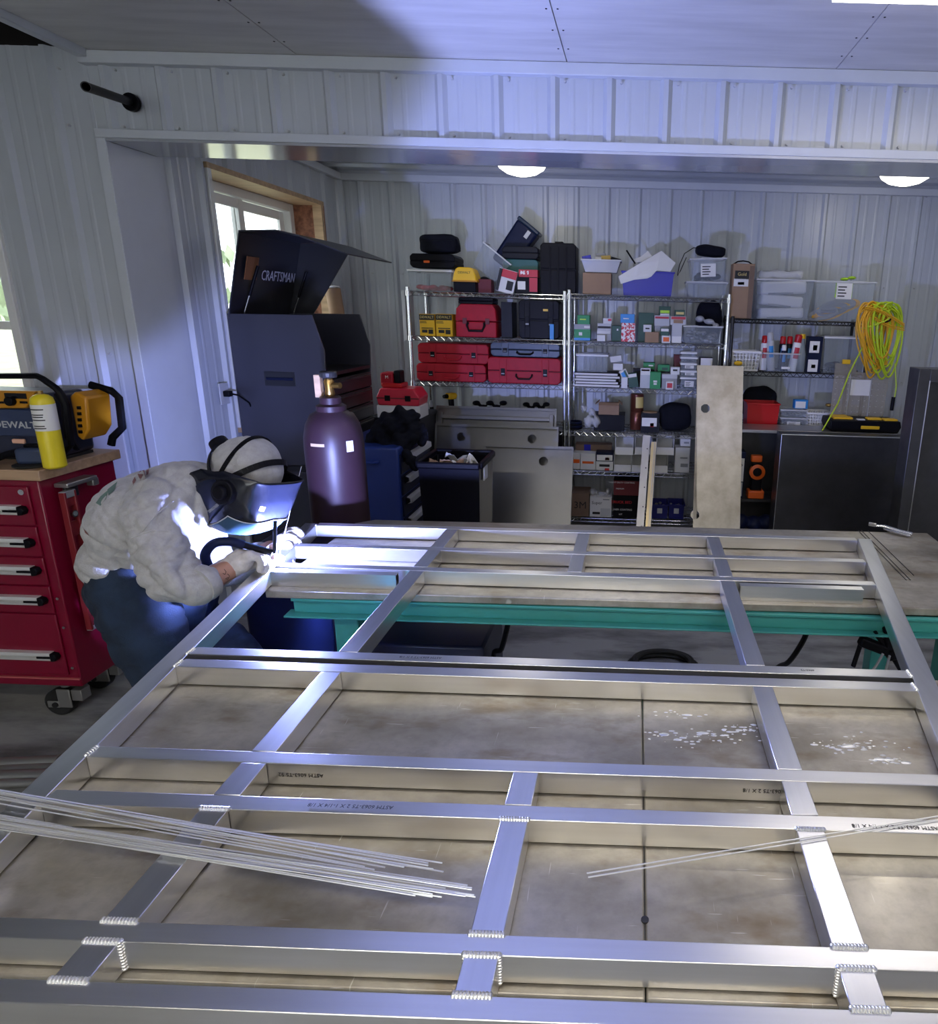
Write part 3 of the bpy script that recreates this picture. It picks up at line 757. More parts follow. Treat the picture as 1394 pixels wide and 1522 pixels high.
x_, z_ = rz(27, 631); text('brand_lettering', 'DEWALT', .036, M['lgrey'], sp_, (x_, -.0925, z_), sx=1.15, bold=.0006)
x_, z_ = rz(32, 655); MB().bb(x_ - .024, x_ + .024, -.097, -.085, z_ - .009, z_ + .009).build('charge_light', mat('amber_light', (.9, .5, .35), .3), t, bevel=.004)
(xa, za), (xb, zb) = rz(70, 675, RY), rz(105, 585, RY)
pod = MB().prism([rz(96, 590), rz(104, 583), rz(122, 592), rz(126, 640), rz(116, 657), rz(108, 650)], -.06, .06).build('side_pod', M['amber'], t, bevel=.008)
for k in range(5):
    x_, z_ = rz(112 + k * .6, 607 + k * 9); MB().box((x_, -.062, z_), (.012, .01, .012)).build('vent_slot', M['black'], pod)
cg = [rz(-90, 556), rz(0, 558), rz(62, 558), rz(70, 562), rz(90, 576), rz(98, 585), rz(105, 600), rz(112, 660), rz(100, 672)]
MB().tube([(x, -.10, z) for x, z in cg], .013, 8, ry=.011).build('cage_handle', M['black'], t, smooth=True)
cg = [rz(90, 578), rz(124, 588), rz(135, 598), rz(141, 645), rz(126, 660), rz(124, 672)]
MB().tube([(x + .0, .06, z) for x, z in cg], .012, 8, ry=.016).build('cage_side_bar', M['black'], t, smooth=True)
MB().tube([(*(lambda q: (q[0], -.09, q[1]))(rz(88, 585)),), (*(lambda q: (q[0], -.095, q[1]))(rz(101, 600)),), (*(lambda q: (q[0], -.095, q[1]))(rz(107, 650)),), (*(lambda q: (q[0], -.05, q[1]))(rz(104, 668)),)], .011, 8, ry=.016).build('cage_front_bar', M['black'], t, smooth=True)
MB().bb(-.28, .2, -.07, .09, 0, .012).build('foot', M['rubber'], t)
# yellow gas bottle
p = at(80, 681, Y=2.375); p.y = 2.375
t = thing('gas_bottle', 'slim yellow gas bottle standing beside the radio', 'gas bottle', (p.x, p.y, 1.087))
hb = at(75, 586, Y=p.y).z - 1.087
MB().lathe([(.030, 0), (.036, .006), (.036, hb - .03), (.033, hb - .014), (.022, hb - .004), (.012, hb)], n=28).build('bottle', M['gas'], t, smooth=True)
MB().lathe([(.0365, hb * .52), (.0366, hb * .53), (.0366, hb * .86), (.0365, hb * .87)], n=28).build('paper_label', M['paper'], t, smooth=True)
for k, w in ((.80, .05), (.73, .044), (.70, .04), (.66, .05), (.58, .04), (.55, .046)):
    MB().grid(lambda u, v, k=k, w=w: (.0369 * math.sin((u - .5) * w / .036), -.0369 * math.cos((u - .5) * w / .036), hb * k + v * .004), 8, 2).build('print_line', M['ink'], t)
MB().cyl((0, 0, hb), (0, 0, hb + .012), .008, n=12).build('valve', M['brass'], t)
# palm sander
p = at(50, 692, Z=1.087)
t = thing('palm_sander', 'dark blue palm sander lying on the wooden cabinet top', 'sander', (p.x, p.y, 1.087), R(12))
MB().lathe([(.058, 0), (.062, .004), (.062, .008), (.05, .012)], n=26).build('pad', M['rubber'], t, smooth=True)
MB().box((.012, 0, .042), (.098, .07, .062)).build('body', mat('sander_shell', (.03, .045, .10), .5), t, bevel=.014, seg=3)
MB().tube([(-.04, 0, .05), (-.075, 0, .045), (-.12, 0, .028), (-.2, .03, .02)], [.018, .014, .012, .012], 10).build('dust_port', M['black'], t, smooth=True)
MB().box((.012, 0, .078), (.05, .03, .012)).build('switch_lever', M['black'], t, bevel=.004)
# board leaning behind radio
p = at(120, 600, Y=3.02)
o = MB().bb(-.35, .1, 0, .012, 0, at(120, 578, Y=YW - .03).z).build('grey_board', M['lgrey'], None, bevel=.002); o.location = (p.x, YW - .03, 0)
tag(o, 'pale grey board standing behind the radio', 'board')
# steel pipes on the floor behind the frame's left corner
for k, (v, y) in enumerate(((1134, 0), (1140, 0), (1152, 0), (1160, 0))):
    a = at(-120, v + 4, Z=.03); b = at(88, v - 6 + k, Z=.03)
    d = b - a
    o = MB().cyl(a - a, d, (.022, .016, .022, .016)[k], n=14).build('steel_pipe', M['steel'], None, smooth=True); o.location = (a.x, a.y, (.022, .016, .022, .016)[k])
    o.rotation_euler = (0, 0, 0)
    tag(o, ('farthest', 'second farthest', 'second nearest', 'nearest')[k] + ' of the bare steel pipes on the floor at left', 'pipe', 'pipes on the floor')
# ------------------------------------------------------------------ the welder
def P(u, v, Y): return at(u, v, Y=Y + .11)
person = thing('person', 'welder in grey hooded sweatshirt and jeans bent over the frame', 'person', (-1.45, 1.86, 0))
PO = Vector((-1.45, 1.86, 0))
def remesh(mb, name, m, parent, voxel=.009, smooth=4, disp=None):
    me = mb.mesh(name, m)
    o = bpy.data.objects.new(name, me); col.objects.link(o)
    r = o.modifiers.new('r', 'REMESH'); r.mode = 'VOXEL'; r.voxel_size = voxel
    s = o.modifiers.new('s', 'SMOOTH'); s.factor = .5; s.iterations = smooth
    dg = bpy.context.evaluated_depsgraph_get()
    n = bpy.data.meshes.new_from_object(o.evaluated_get(dg))
    o.modifiers.clear(); o.data = n; bpy.data.meshes.remove(me)
    n.name = name
    if not n.materials: n.materials.append(m)
    if disp:
        ns = [v.normal.copy() for v in n.vertices]
        for v, nn in zip(n.vertices, ns): v.co += nn * disp(v.co, nn)
    n.polygons.foreach_set('use_smooth', [True] * len(n.polygons)); n.update()
    if parent is not None: o.parent = parent
    return o
def loc(p): return Vector(p) - PO
def chain(mb, pts, n=14):
    ps = [loc(P(u, v, Y)) for u, v, Y, r in pts]; mb.cap_chain(ps, [q[3] for q in pts], n)
HC = P(368, 703, 1.80)                      # head centre
Fd = Vector((.63, -.26, -.73)).normalized(); Ud = Vector((.76, 0, .65)); Ud = (Ud - Fd * Ud.dot(Fd)).normalized(); Sd = Fd.cross(Ud).normalized()
def H(f, u, s=0): return HC - PO + Fd * f + Ud * u + Sd * s
HM = Matrix((Fd, Sd, Ud)).transposed()
KR = (-1.36, 1.73, .50); KL = (-1.34, 2.01, .52)        # knees
AR = (-1.53, 1.71, .09); AL = (-1.48, 2.04, .09)        # ankles
HR, HL = P(196, 872, 1.67), P(212, 872, 1.83)           # hip joints
# continuous body: head, neck, torso, arms to the wrists, legs to the feet
b = MB()
b.ell(H(0, 0), (.088, .070, .098), 18, 12, HM); b.ell(H(.085, -.01), (.02, .015, .02), 10, 7, HM); b.ell(H(.062, -.066), (.028, .04, .028), 10, 7, HM)
for s in (-1, 1): b.ell(H(.0, -.01, s * .07), (.018, .01, .028), 8, 6, HM)
b.cap_chain([H(-.02, -.08), loc(P(325, 725, 1.76)), loc(P(285, 750, 1.75))], [.055, .06, .08])
b.ell(loc(P(276, 760, 1.75)), (.09, .15, .09), 16, 10); b.ell(loc(P(232, 800, 1.75)), (.10, .14, .09), 16, 10); b.ell(loc(P(208, 850, 1.75)), (.09, .14, .08), 16, 10)
b.cap_chain([loc(P(276, 760, 1.75)), loc(P(232, 800, 1.75)), loc(P(208, 850, 1.75))], [.09, .09, .08])
arm_r = [(230, 770, 1.62, .04), (260, 862, 1.54, .03), (298, 868, 1.555, .030), (318, 858, 1.59, .034), (340, 846, 1.63, .031), (356, 836, 1.66, .027)]
arm_l = [(285, 770, 1.92, .055), (325, 850, 2.02, .045), (365, 838, 2.0, .038), (402, 815, 1.95, .028)]
chain(b, arm_r); chain(b, arm_l)
for h, k, a in ((HR, KR, AR), (HL, KL, AL)):
    k, a = Vector(k), Vector(a)
    b.cap_chain([loc(h), loc(Vector(h).lerp(k, .5)), loc(k), loc(k.lerp(a, .4)), loc(a)], [.085, .075, .055, .05, .038])
    b.cap_chain([loc(a), loc(a + Vector((.09, 0, -.03))), loc(a + Vector((.17, 0, -.045)))], [.04, .04, .03])
body = remesh(b, 'body', M['skin'], person, .009, 3)
# jeans
from mathutils import noise as NZ
def crease(p, f, st, ax, w_=6):
    """sharp cloth folds: ridged noise squeezed along an axis"""
    q = Vector(p); a = Vector(ax).normalized(); q = q + a * (q.dot(a) * (st - 1))
    r_ = 1 - abs(NZ.noise(q * f)); return r_ ** w_ - .4
j = MB()
j.ell(loc(P(203, 868, 1.75)), (.115, .16, .10), 18, 12)
for h, k, a, sy in ((HR, KR, AR, -1), (HL, KL, AL, 1)):
    k, a = Vector(k), Vector(a)
    j.cap_chain([loc(Vector(h) + Vector((0, sy * .01, .0))), loc(Vector(h).lerp(k, .5)), loc(k), loc(k.lerp(a, .45)), loc(a + Vector((0, 0, .03)))], [.108, .095, .076, .066, .062], 16)
def jd(c, n):
    return -.008 * crease(c, 7, 2.6, (-.3, 0, .9)) + .004 * math.sin(38 * (c.z - .6 * c.x)) * math.exp(-((c.z - .62) / .22) ** 2) + .003 * math.sin(30 * c.y + 26 * c.z) + .002 * math.sin(70 * c.x + 33 * c.z)
remesh(j, 'jeans', M['denim'], person, .009, 4, jd)
for a in (AR, AL):
    a = loc(a); sh = MB()
    sh.cap_chain([a + Vector((-.04, 0, -.035)), a + Vector((.06, 0, -.04)), a + Vector((.19, 0, -.05))], [.05, .05, .038])
    sh.cap_chain([a + Vector((0, 0, .06)), a], [.05, .05])
    bt = remesh(sh, 'boot', M['rubber'], person, .01, 3)
    for v in bt.data.vertices: v.co.z = max(v.co.z, .002)
# sweatshirt with hood
w = MB()
w.ell(loc(P(206, 820, 1.75)), (.125, .18, .112), 20, 14)
w.ell(loc(P(226, 772, 1.75)), (.148, .185, .148), 20, 14)
w.ell(loc(P(270, 752, 1.75)), (.120, .18, .130), 20, 14)
w.ell(loc(P(314, 748, 1.80)), (.085, .10, .11), 18, 12)
w.ell(loc(P(338, 724, 1.80)), (.07, .075, .09), 18, 12)
w.ell(H(-.008, .004), (.103, .096, .106), 20, 14, HM)
w.ell(loc(P(226, 850, 1.75)), (.125, .17, .10), 18, 12)
w.cap_chain([loc(P(206, 820, 1.75)), loc(P(226, 772, 1.75)), loc(P(276, 748, 1.75)), loc(P(320, 744, 1.80))], [.112, .144, .130, .085], 18)
chain(w, [(228, 768, 1.62, .078), (238, 815, 1.57, .066), (260, 862, 1.54, .062), (284, 873, 1.545, .054), (303, 866, 1.56, .046)], 16)
chain(w, [(285, 775, 1.92, .088), (318, 845, 2.01, .072), (350, 845, 2.01, .058), (385, 825, 1.97, .046)], 16)
elb = loc(P(262, 868, 1.52)); arp = loc(P(240, 815, 1.54)); wst = loc(P(190, 830, 1.62)); chs = loc(P(300, 785, 1.68)); bk = loc(P(210, 745, 1.62))
def wd(c, n):
    d = 0
    q = (c - elb); g = math.exp(-(q.length / .13) ** 2); d -= .013 * g * crease(c, 11, 2.4, (.8, 0, .6)); d += .008 * g * math.sin(75 * (q.x * .8 + q.z * .6))
    q = (c - arp); g = math.exp(-(q.length / .15) ** 2); d -= .011 * g * crease(c + Vector((3, 0, 0)), 9, 2.6, (-.3, .2, .95))
    q = (c - wst); g = math.exp(-(q.length / .19) ** 2); d -= .014 * g * crease(c + Vector((0, 4, 0)), 8, 2.8, (.55, 0, .8))
    q = (c - chs); g = math.exp(-(q.length / .17) ** 2); d -= .016 * g * crease(c + Vector((7, 0, 0)), 10, 2.4, (.9, .2, -.3))
    q = (c - bk); g = math.exp(-(q.length / .25) ** 2); d -= .010 * g * crease(c + Vector((0, 0, 9)), 6, 2.2, (.6, .3, .7))
    hd = (c - H(0, 0)); g = math.exp(-(hd.length / .15) ** 2); d -= .006 * g * crease(c + Vector((5, 5, 0)), 10, 2, (.3, .9, .2))
    return d + .004 * NZ.noise(c * 9)
sw = remesh(w, 'sweatshirt', M['fleece'], person, .0058, 6, wd)
# ribbed hem and cuff, hood seam, faded back print
hm = loc(P(150, 845, 1.75))
cf = loc(P(308, 864, 1.567)); cd2 = (loc(P(340, 846, 1.63)) - loc(P(300, 868, 1.55))).normalized()
x, y, d = basis(cd2)
MB().tube([cf - d * .022, cf - d * .01, cf + d * .006, cf + d * .012], [.05, .052, .05, .044], 18).build('cuff', M['fleece'], sw, smooth=True)
def on_shirt(u, v):          # nearest point of the shirt surface along the view ray
    o0 = Vector((0, 0, EYE)) - PO; d = (at(u, v, Y=1.6) - Vector((0, 0, EYE))).normalized()
    ok, p_, n_, i = sw.ray_cast(o0, d)
    return (p_, n_) if ok else (loc(P(u, v, 1.56)), Vector((0, -1, 0)))
bpy.context.view_layer.update()
def patch(name, quads, m, parent, off=.0015):
    mb = MB()
    for poly in quads:
        vs = []
        for u, v in poly:
            p_, n_ = on_shirt(u, v); vs.append(p_ + n_ * off)
        mb.add(vs, [tuple(range(len(vs)))])
    return mb.build(name, m, parent)
prt = mat('faded_print_red', (.22, .10, .10), .9); prg = mat('faded_print_green', (.10, .16, .14), .9)
patch('back_print', [[(205, 705), (209, 700), (213, 706), (209, 715)], [(212, 700), (215, 698), (217, 712), (213, 714)], [(197, 716), (201, 709), (203, 714), (199, 722)], [(218, 699), (222, 698), (221, 705), (218, 707)]], prt, sw)
patch('back_print_leaf', [[(143, 748), (150, 738), (162, 728), (158, 742), (150, 752)], [(160, 728), (175, 716), (170, 730), (162, 737)]], prg, sw)
patch('torn_mark', [[(125, 785), (131, 792), (133, 796), (127, 792)]], prt, sw)
def seam(name, pts, r=.0022):
    ps = []
    for k in range(len(pts) - 1):
        for q in range(6):
            a_, b_ = pts[k], pts[k + 1]; tt = q / 6
            p_, n_ = on_shirt(a_[0] + (b_[0] - a_[0]) * tt, a_[1] + (b_[1] - a_[1]) * tt); ps.append(p_ + n_ * .0005)
    MB().tube(ps, r, 6).build(name, M['fleece'], sw, smooth=True)
seam('shoulder_seam', [(258, 745), (232, 765), (212, 790), (196, 800)])
seam('armhole_seam', [(196, 800), (225, 788), (256, 790)])
# gloves
def hand(pw, pk, Y, flip, lab, curl):
    """pw wrist, pk knuckle pixel"""
    a, k = loc(P(*pw)), loc(P(*pk)); d = (k - a).normalized()
    side = Vector((0, -1, 0)) * flip
    side = (side - d * side.dot(d)).normalized(); nrm = d.cross(side).normalized()
    g = MB()
    L = (k - a).length
    g.cap_chain([a - d * .035, a, a + d * .03], [.036, .034, .036])
    for s in (-.026, -.009, .009, .026): g.cap_chain([a + d * .02, k + side * s], [.024, .017])
    for i, s in enumerate((-.028, -.0095, .0095, .028)):
        ln = (.030, .036, .034, .026)[i]; r_ = (.0115, .012, .0115, .0105)[i]
        p0 = k + side * s; q = curl
        p1 = p0 + (d * math.cos(q) + nrm * math.sin(q)) * ln
        p2 = p1 + (d * math.cos(q * 2.1) + nrm * math.sin(q * 2.1)) * ln * .8
        p3 = p2 + (d * math.cos(q * 3) + nrm * math.sin(q * 3)) * ln * .6
        g.cap_chain([p0, p1, p2, p3], [r_ * 1.1, r_, r_, r_ * .9], 10)
    th0 = a + d * .02 - side * .03 + nrm * .012
    g.cap_chain([th0, th0 + d * .03 + nrm * .022 - side * .006, th0 + d * .055 + nrm * .035 + side * .012], [.017, .014, .0115], 10)
    return remesh(g, 'glove', M['glove'], person, .0045, 3, lambda c, n: .0016 * math.sin(140 * c.x + 60 * c.z) * math.sin(110 * c.y + 70 * c.z))
hand((343, 843, 1.64), (372, 825, 1.665), 1.7, 1, 'r', R(48))
hand((430, 803, 1.94), (415, 815, 1.86), 1.9, 1, 'l', R(50))
# tattoo strokes on the bare wrist
tx = [[(333, 846), (336, 850), (334, 854), (331, 852)], [(338, 853), (341, 856), (338, 862), (335, 860), (339, 858)]]
for pts in tx:
    ps = []
    for (u, v) in pts:
        o0 = Vector((0, 0, EYE)) - PO; d = (at(u, v, Y=1.6) - Vector((0, 0, EYE))).normalized()
        ok, p_, n_, i = body.ray_cast(o0, d)
        if ok: ps.append(p_ + n_ * .0004)
    if len(ps) > 1: MB().tube(ps, .0008, 5).build('tattoo', M['ink'], body)
# welding helmet
hl = bpy.data.objects.new('welding_helmet', None); col.objects.link(hl); hl.parent = person
K = .00205
prof = [tuple(.9 * c for c in q) for q in [(-.168, -.012, .100, .090), (-.150, -.038, .140, .108), (-.110, -.058, .172, .124), (-.07, -.062, .186, .132), (-.03, -.046, .182, .135), (.0, -.012, .170, .134), (.03, .010, .152, .130), (.06, .056, .128, .122), (.088, .100, .108, .105)]]
def shell_pt(u, v, off=0.0):
    """u 0..1 round from the near back edge over the front to the far back edge, v 0..1 bottom to top"""
    z = v * (len(prof) - 1); i = min(int(z), len(prof) - 2); t_ = z - i
    h0, fb, ff, wd_ = (prof[i][k] * (1 - t_) + prof[i + 1][k] * t_ for k in range(4))
    a = PI * (u - .5)
    ex = .62
    c, s = math.cos(a), math.sin(a)
    f_ = fb + (ff - fb + off) * (abs(c) ** ex); s_ = -(wd_ + off) * (abs(s) ** ex) * (1 if s > 0 else -1)
    return H(f_, h0, s_)
MB().grid(lambda u, v: shell_pt(u, v), 41, 33).build('shell', M['helmet'], hl, smooth=True, solid=.004)
# visor window on the lower front with a pale rim
lens = MB().grid(lambda u, v: shell_pt(.20 + u * .60, .08 + v * (.46 - .14 * abs(u - .5) * 2), .004), 31, 11).build('lens', M['lens'], hl, smooth=True)
rim = []
for k in range(24): rim.append(shell_pt(.20 + .60 * k / 24, .08, .005))
for k in range(8): rim.append(shell_pt(.80, .08 + .32 * k / 8, .005))
for k in range(24): rim.append(shell_pt(.80 - .60 * k / 24, .08 + .46 - .14 * abs(.5 - k / 24) * 2, .005))
for k in range(8): rim.append(shell_pt(.20, .40 - .32 * k / 8, .005))
MB().tube(rim, .0018, 6, closed=True).build('lens_rim', M['lgrey'], lens, smooth=True)
for s in (1, -1):
    kc = H(.055 if s > 0 else .0, -.012, s * .120)
    e = MB(); e.cyl(kc - Sd * s * .03, kc + Sd * s * .012, .036, n=28); e.cyl(kc + Sd * s * .012, kc + Sd * s * .026, .022, .019, n=20)
    e.build('pivot_knob', M['black'], hl, bevel=.003)
    c0_, c1_ = (.02, .17) if s > 0 else (.98, .83)
    MB().grid(lambda u, v: shell_pt(c0_ + (c1_ - c0_) * u * (1 - .25 * v), .16 + .42 * v, .0035), 9, 9).build('side_cover', M['sidecover'], hl, smooth=True, solid=.003)
# lettering on the near side cover, running down the side
best = None
for a_ in range(2, 20):
    for b_ in range(10, 70, 2):
        p_ = shell_pt(a_ / 100, b_ / 100, .006); c_ = CM @ (p_ + PO - Vector((0, 0, EYE)))
        d_ = (CX + FPX * c_.x / c_.z - 316) ** 2 + (CY + FPX * c_.y / c_.z - 756) ** 2
        if best is None or d_ < best[0]: best = (d_, a_ / 100, b_ / 100)
_, a_, b_ = best
q = shell_pt(a_, b_, .0062); ex = (shell_pt(a_, b_ - .06, .0062) - q).normalized(); eu = (shell_pt(a_ + .02, b_, .0062) - q).normalized()
nn = ex.cross(eu).normalized()
if nn.dot(Vector((0, -1, 0))) < 0: nn = -nn
ey = nn.cross(ex).normalized()
tt = text('side_lettering', 'SENTINEL', .0115, M['lgrey'], hl, q, ext=.0002)
tt.matrix_local = Matrix.Translation(q) @ Matrix((ex, ey, nn)).transposed().to_4x4()
# small white sticker on the front
sq = [shell_pt(.36 + du, .66 + dv, .003) for du, dv in ((0, 0), (.05, 0), (.05, .06), (0, .06))]
MB().add(sq, [(0, 1, 2, 3)]).build('sticker', M['white'], hl)
# headgear: straps over the hood, ratchet at the back
def strap(th0, th1=None, r=.118, name='headgear_strap', w_=.011, ph0=-80, ph1=80):
    ps = []
    for k in range(25):
        ph = R(ph0 + (ph1 - ph0) * k / 24); d = (math.cos(R(th0)), math.sin(R(th0)))
        ps.append(H(-.008 + .108 * math.cos(ph) * d[0] + .02 * abs(math.sin(ph)) ** 3, .004 + .112 * math.cos(ph) * d[1] - .03 * abs(math.sin(ph)) ** 3, .108 * math.sin(ph)))
    o = MB()
    ctr = H(-.008, .004)
    for i in range(24):
        a_, b_ = ps[i], ps[i + 1]; n_ = (a_ - ctr).normalized(); t_ = (b_ - a_).normalized(); s_ = n_.cross(t_).normalized() * w_ / 2
        n2 = (b_ - ctr).normalized(); s2 = n2.cross(t_).normalized() * w_ / 2
        o.add([a_ - s_, a_ + s_, b_ + s2, b_ - s2], [(0, 1, 2, 3)])
    return o.build(name, M['black'], hl, solid=.004)
strap(118); strap(64, w_=.018); strap(188, w_=.014)
rc = H(-.122, -.02)
MB().cyl(rc + Fd * .02, rc - Fd * .02, .030, .026, n=18).build('ratchet_knob', M['black'], hl, bevel=.004)
# torch and hose held in the right hand
tp = at(408, 834, Y=1.82)
t = thing('welding_torch', 'welding torch with upright back cap and dark hose held in the near glove', 'torch', tp)
c0 = at(408, 822, Y=1.80) - tp; c1 = at(409, 774, Y=1.80) - tp
MB().cyl(c0, c1, .0052, n=12).build('back_cap', M['dark'], t, smooth=True)
MB().lathe([(.004, .006), (.008, .008), (.009, .03), (.011, .036), (.011, .05), (.005, .055)], n=16).build('cup', mat('pink_ceramic', (.55, .35, .3), .5), t, smooth=True)
hs = [at(405, 822, Y=1.80), at(385, 816, Y=1.79), at(362, 810, Y=1.77), at(340, 805, Y=1.75), at(318, 808, Y=1.74), at(305, 824, Y=1.74), at(310, 842, Y=1.76), at(322, 856, Y=1.80), at(318, 890, Y=1.85), at(300, 960, Y=1.9)]
sm = []
for k in range(len(hs) - 1):
    p0, p1, p2, p3 = hs[max(k - 1, 0)], hs[k], hs[k + 1], hs[min(k + 2, len(hs) - 1)]
    for q in range(6):
        s = q / 6; sm.append(.5 * ((2 * p1) + (p2 - p0) * s + (2 * p0 - 5 * p1 + 4 * p2 - p3) * s * s + (3 * p1 - p0 - 3 * p2 + p3) * s ** 3) - tp)
MB().tube(sm[:14], .010, 12).build('handle', M['black'], t, smooth=True)
MB().tube(sm[12:], .0135, 12).build('hose', M['navy'], t, smooth=True)
rod(at(412, 836, Y=1.83), at(448, 693, Y=2.08), 'filler rod standing up beside the helmet from the far glove', 'rod in use', .0012)
# ------------------------------------------------------------------ back room: large things
# tall tool chest seen from its side, lid open, drawers facing right
CX0, CX1, CY0, CY1 = -2.31, -1.80, 3.80, 4.47
t = thing('tool_chest', 'tall slate grey tool chest with its lid raised by the window', 'tool chest', ((CX0 + CX1) / 2, (CY0 + CY1) / 2, 0))
ox, oy = (CX0 + CX1) / 2, (CY0 + CY1) / 2
def pf(u, v, y=CY0): q = at(u, v, Y=y); return (q.x - ox, q.z)
D0, D1 = CY0 - oy, CY1 - oy
side = [(-2.325 - ox, pf(352, 690)[1]), (-2.325 - ox, pf(345, 466)[1]), pf(463, 468), pf(482, 521), pf(484, 560), pf(484, 692)]
MB().prism(side, D0, D0 + .012).build('side_panel', M['chest'], t, bevel=.003)
MB().prism(side, D1 - .012, D1).build('side_panel', M['chest'], t, bevel=.003)
zb = side[0][1]
XF_ = side[4][0]
MB().bb(side[0][0], XF_ - .02, D0 + .012, D1 - .012, zb, zb + .01).build('bottom_panel', M['chest'], t)
MB().bb(side[1][0], side[1][0] + .012, D0 + .012, D1 - .012, zb, side[1][1]).build('back_panel', M['chest'], t)
zt = pf(484, 556)[1]
MB().bb(side[1][0] + .012, XF_ - .003, D0 + .012, D1 - .012, zt - .02, zt).build('tray_floor', M['chestin'], t)
n = 5; hh = (zt - .03 - zb - .02) / n
for k in range(n):
    z0 = zb + .015 + k * hh
    dr = MB().bb(XF_ - .02, XF_ + .004, D0 + .02, D1 - .02, z0, z0 + hh - .008).build('drawer', M['chestin'], t, bevel=.003)
    MB().bb(XF_ + .004, XF_ + .018, D0 + .05, D1 - .05, z0 + hh - .03, z0 + hh - .018).build('drawer_pull', M['dsteel'], dr, bevel=.003)
lid = MB()
prof_ = [(-2.318 - ox, pf(338, 471)[1]), pf(355, 342), pf(410, 341), pf(446, 350), pf(517, 377)]
for a, b_ in zip(prof_[:-1], prof_[1:]):
    a = Vector((a[0], 0, a[1])); b_ = Vector((b_[0], 0, b_[1])); nn = Vector((-(b_ - a).z, 0, (b_ - a).x)).normalized() * -.007
    lid.add([a + Vector((0, D0 - .005, 0)), b_ + Vector((0, D0 - .005, 0)), b_ + nn + Vector((0, D0 - .005, 0)), a + nn + Vector((0, D0 - .005, 0)),
             a + Vector((0, D1, 0)), b_ + Vector((0, D1, 0)), b_ + nn + Vector((0, D1, 0)), a + nn + Vector((0, D1, 0))],
            [(0, 1, 2, 3), (7, 6, 5, 4), (0, 4, 5, 1), (1, 5, 6, 2), (2, 6, 7, 3), (3, 7, 4, 0)])
ld_ = lid.build('lid', M['chest'], t)
bx0, bz0 = prof_[0]; bx1, bz1 = prof_[1]; e_ = prof_[2]
poly = [(bx0 + .008, bz0 + .004), (bx1 + .008, bz1 - .008), (e_[0], e_[1] - .008), (prof_[3][0], prof_[3][1] - .01), (bx0 + .16, bz0 + .004)]
MB().prism(poly, D1 - .01, D1 - .002).build('lid_end', M['chestin'], ld_)
mx_ = MB(); mx_.add([(bx0 + .009, D0, bz0), (bx1 + .009, D0, bz1 - .008), (bx1 + .009, D1 - .012, bz1 - .008), (bx0 + .009, D1 - .012, bz0)], [(0, 1, 2, 3)]); mx_.build('lid_liner', M['chestin'], ld_)
for yy in (D0 + .05, D1 - .06):
    a = Vector((bx0 + .05, yy, bz0 - .01)); b_ = Vector((bx1 + .055, yy, (bz0 + bz1) / 2 + .05))
    st = MB().cyl(a, a.lerp(b_, .5), .004, n=8).build('strut_rod', M['chrome'], ld_, smooth=True)
    MB().cyl(a.lerp(b_, .45), b_, .009, n=10).build('gas_strut', M['black'], ld_, smooth=True)
q = at(415, 412, X=ox + (bx0 + bx1) / 2 + .03)
lt = text('lettering', 'CRAFTSMAN', .085, M['lgrey'], ld_, (0, 0, 0), ext=.0003, sx=.8)
ang = math.atan2(bx1 - bx0, bz1 - bz0)
lt.matrix_local = Matrix.Translation((q.x - ox - .002, q.y - oy, q.z)) @ Matrix.Rotation(ang, 4, 'Y') @ Matrix.Rotation(PI / 2, 4, 'Z') @ Matrix.Rotation(PI / 2, 4, 'X') @ Matrix.Diagonal((.8, 1, 1, 1))
q = at(374, 399, X=ox + (bx0 + bx1) / 2 + .035)
MB().box((q.x - ox, q.y - oy, q.z), (.004, .12, .13), (0, ang, 0)).build('sticker', mat('brown_sticker', (.25, .10, .04), .5), ld_)
x0_, z0_ = pf(395, 573); x1_, z1_ = pf(438, 553)
hp = MB().bb(x0_, x1_, D0 - .004, D0 + .004, z0_, z1_).build('handle_recess', M['chestin'], t)
MB().bb(x0_ + .01, x1_ - .01, D0 - .012, D0 - .004, (z0_ + z1_) / 2 - .008, (z0_ + z1_) / 2 + .008).build('grip', M['navy'], hp, bevel=.003)
# rolling base cabinet below it
rb = MB().bb(side[0][0] - .01, XF_ + .006, D0 - .008, D1 + .01, .12, zb - .035).build('base_cabinet', M['chest'], t, bevel=.006)
MB().bb(side[0][0] - .01, XF_ + .006, D0 - .004, D1 + .01, zb - .034, zb - .001).build('base_seam', M['chestin'], t)
for k in range(4):
    z0 = .16 + k * .135
    d = MB().bb(XF_ + .006, XF_ + .018, D0 + .01, D1 - .01, z0, z0 + .125).build('drawer', M['chestin'], rb, bevel=.003)
    MB().bb(XF_ + .018, XF_ + .03, D0 + .05, D1 - .05, z0 + .09, z0 + .105).build('drawer_pull', M['dsteel'], d, bevel=.003)
for xx in (side[0][0] + .05, XF_ - .05):
    for yy in (D0 + .07, D1 - .07):
        MB().cyl((xx, yy - .02, .06), (xx, yy + .02, .06), .06, n=20).build('caster_wheel', M['rubber'], rb, bevel=.005)
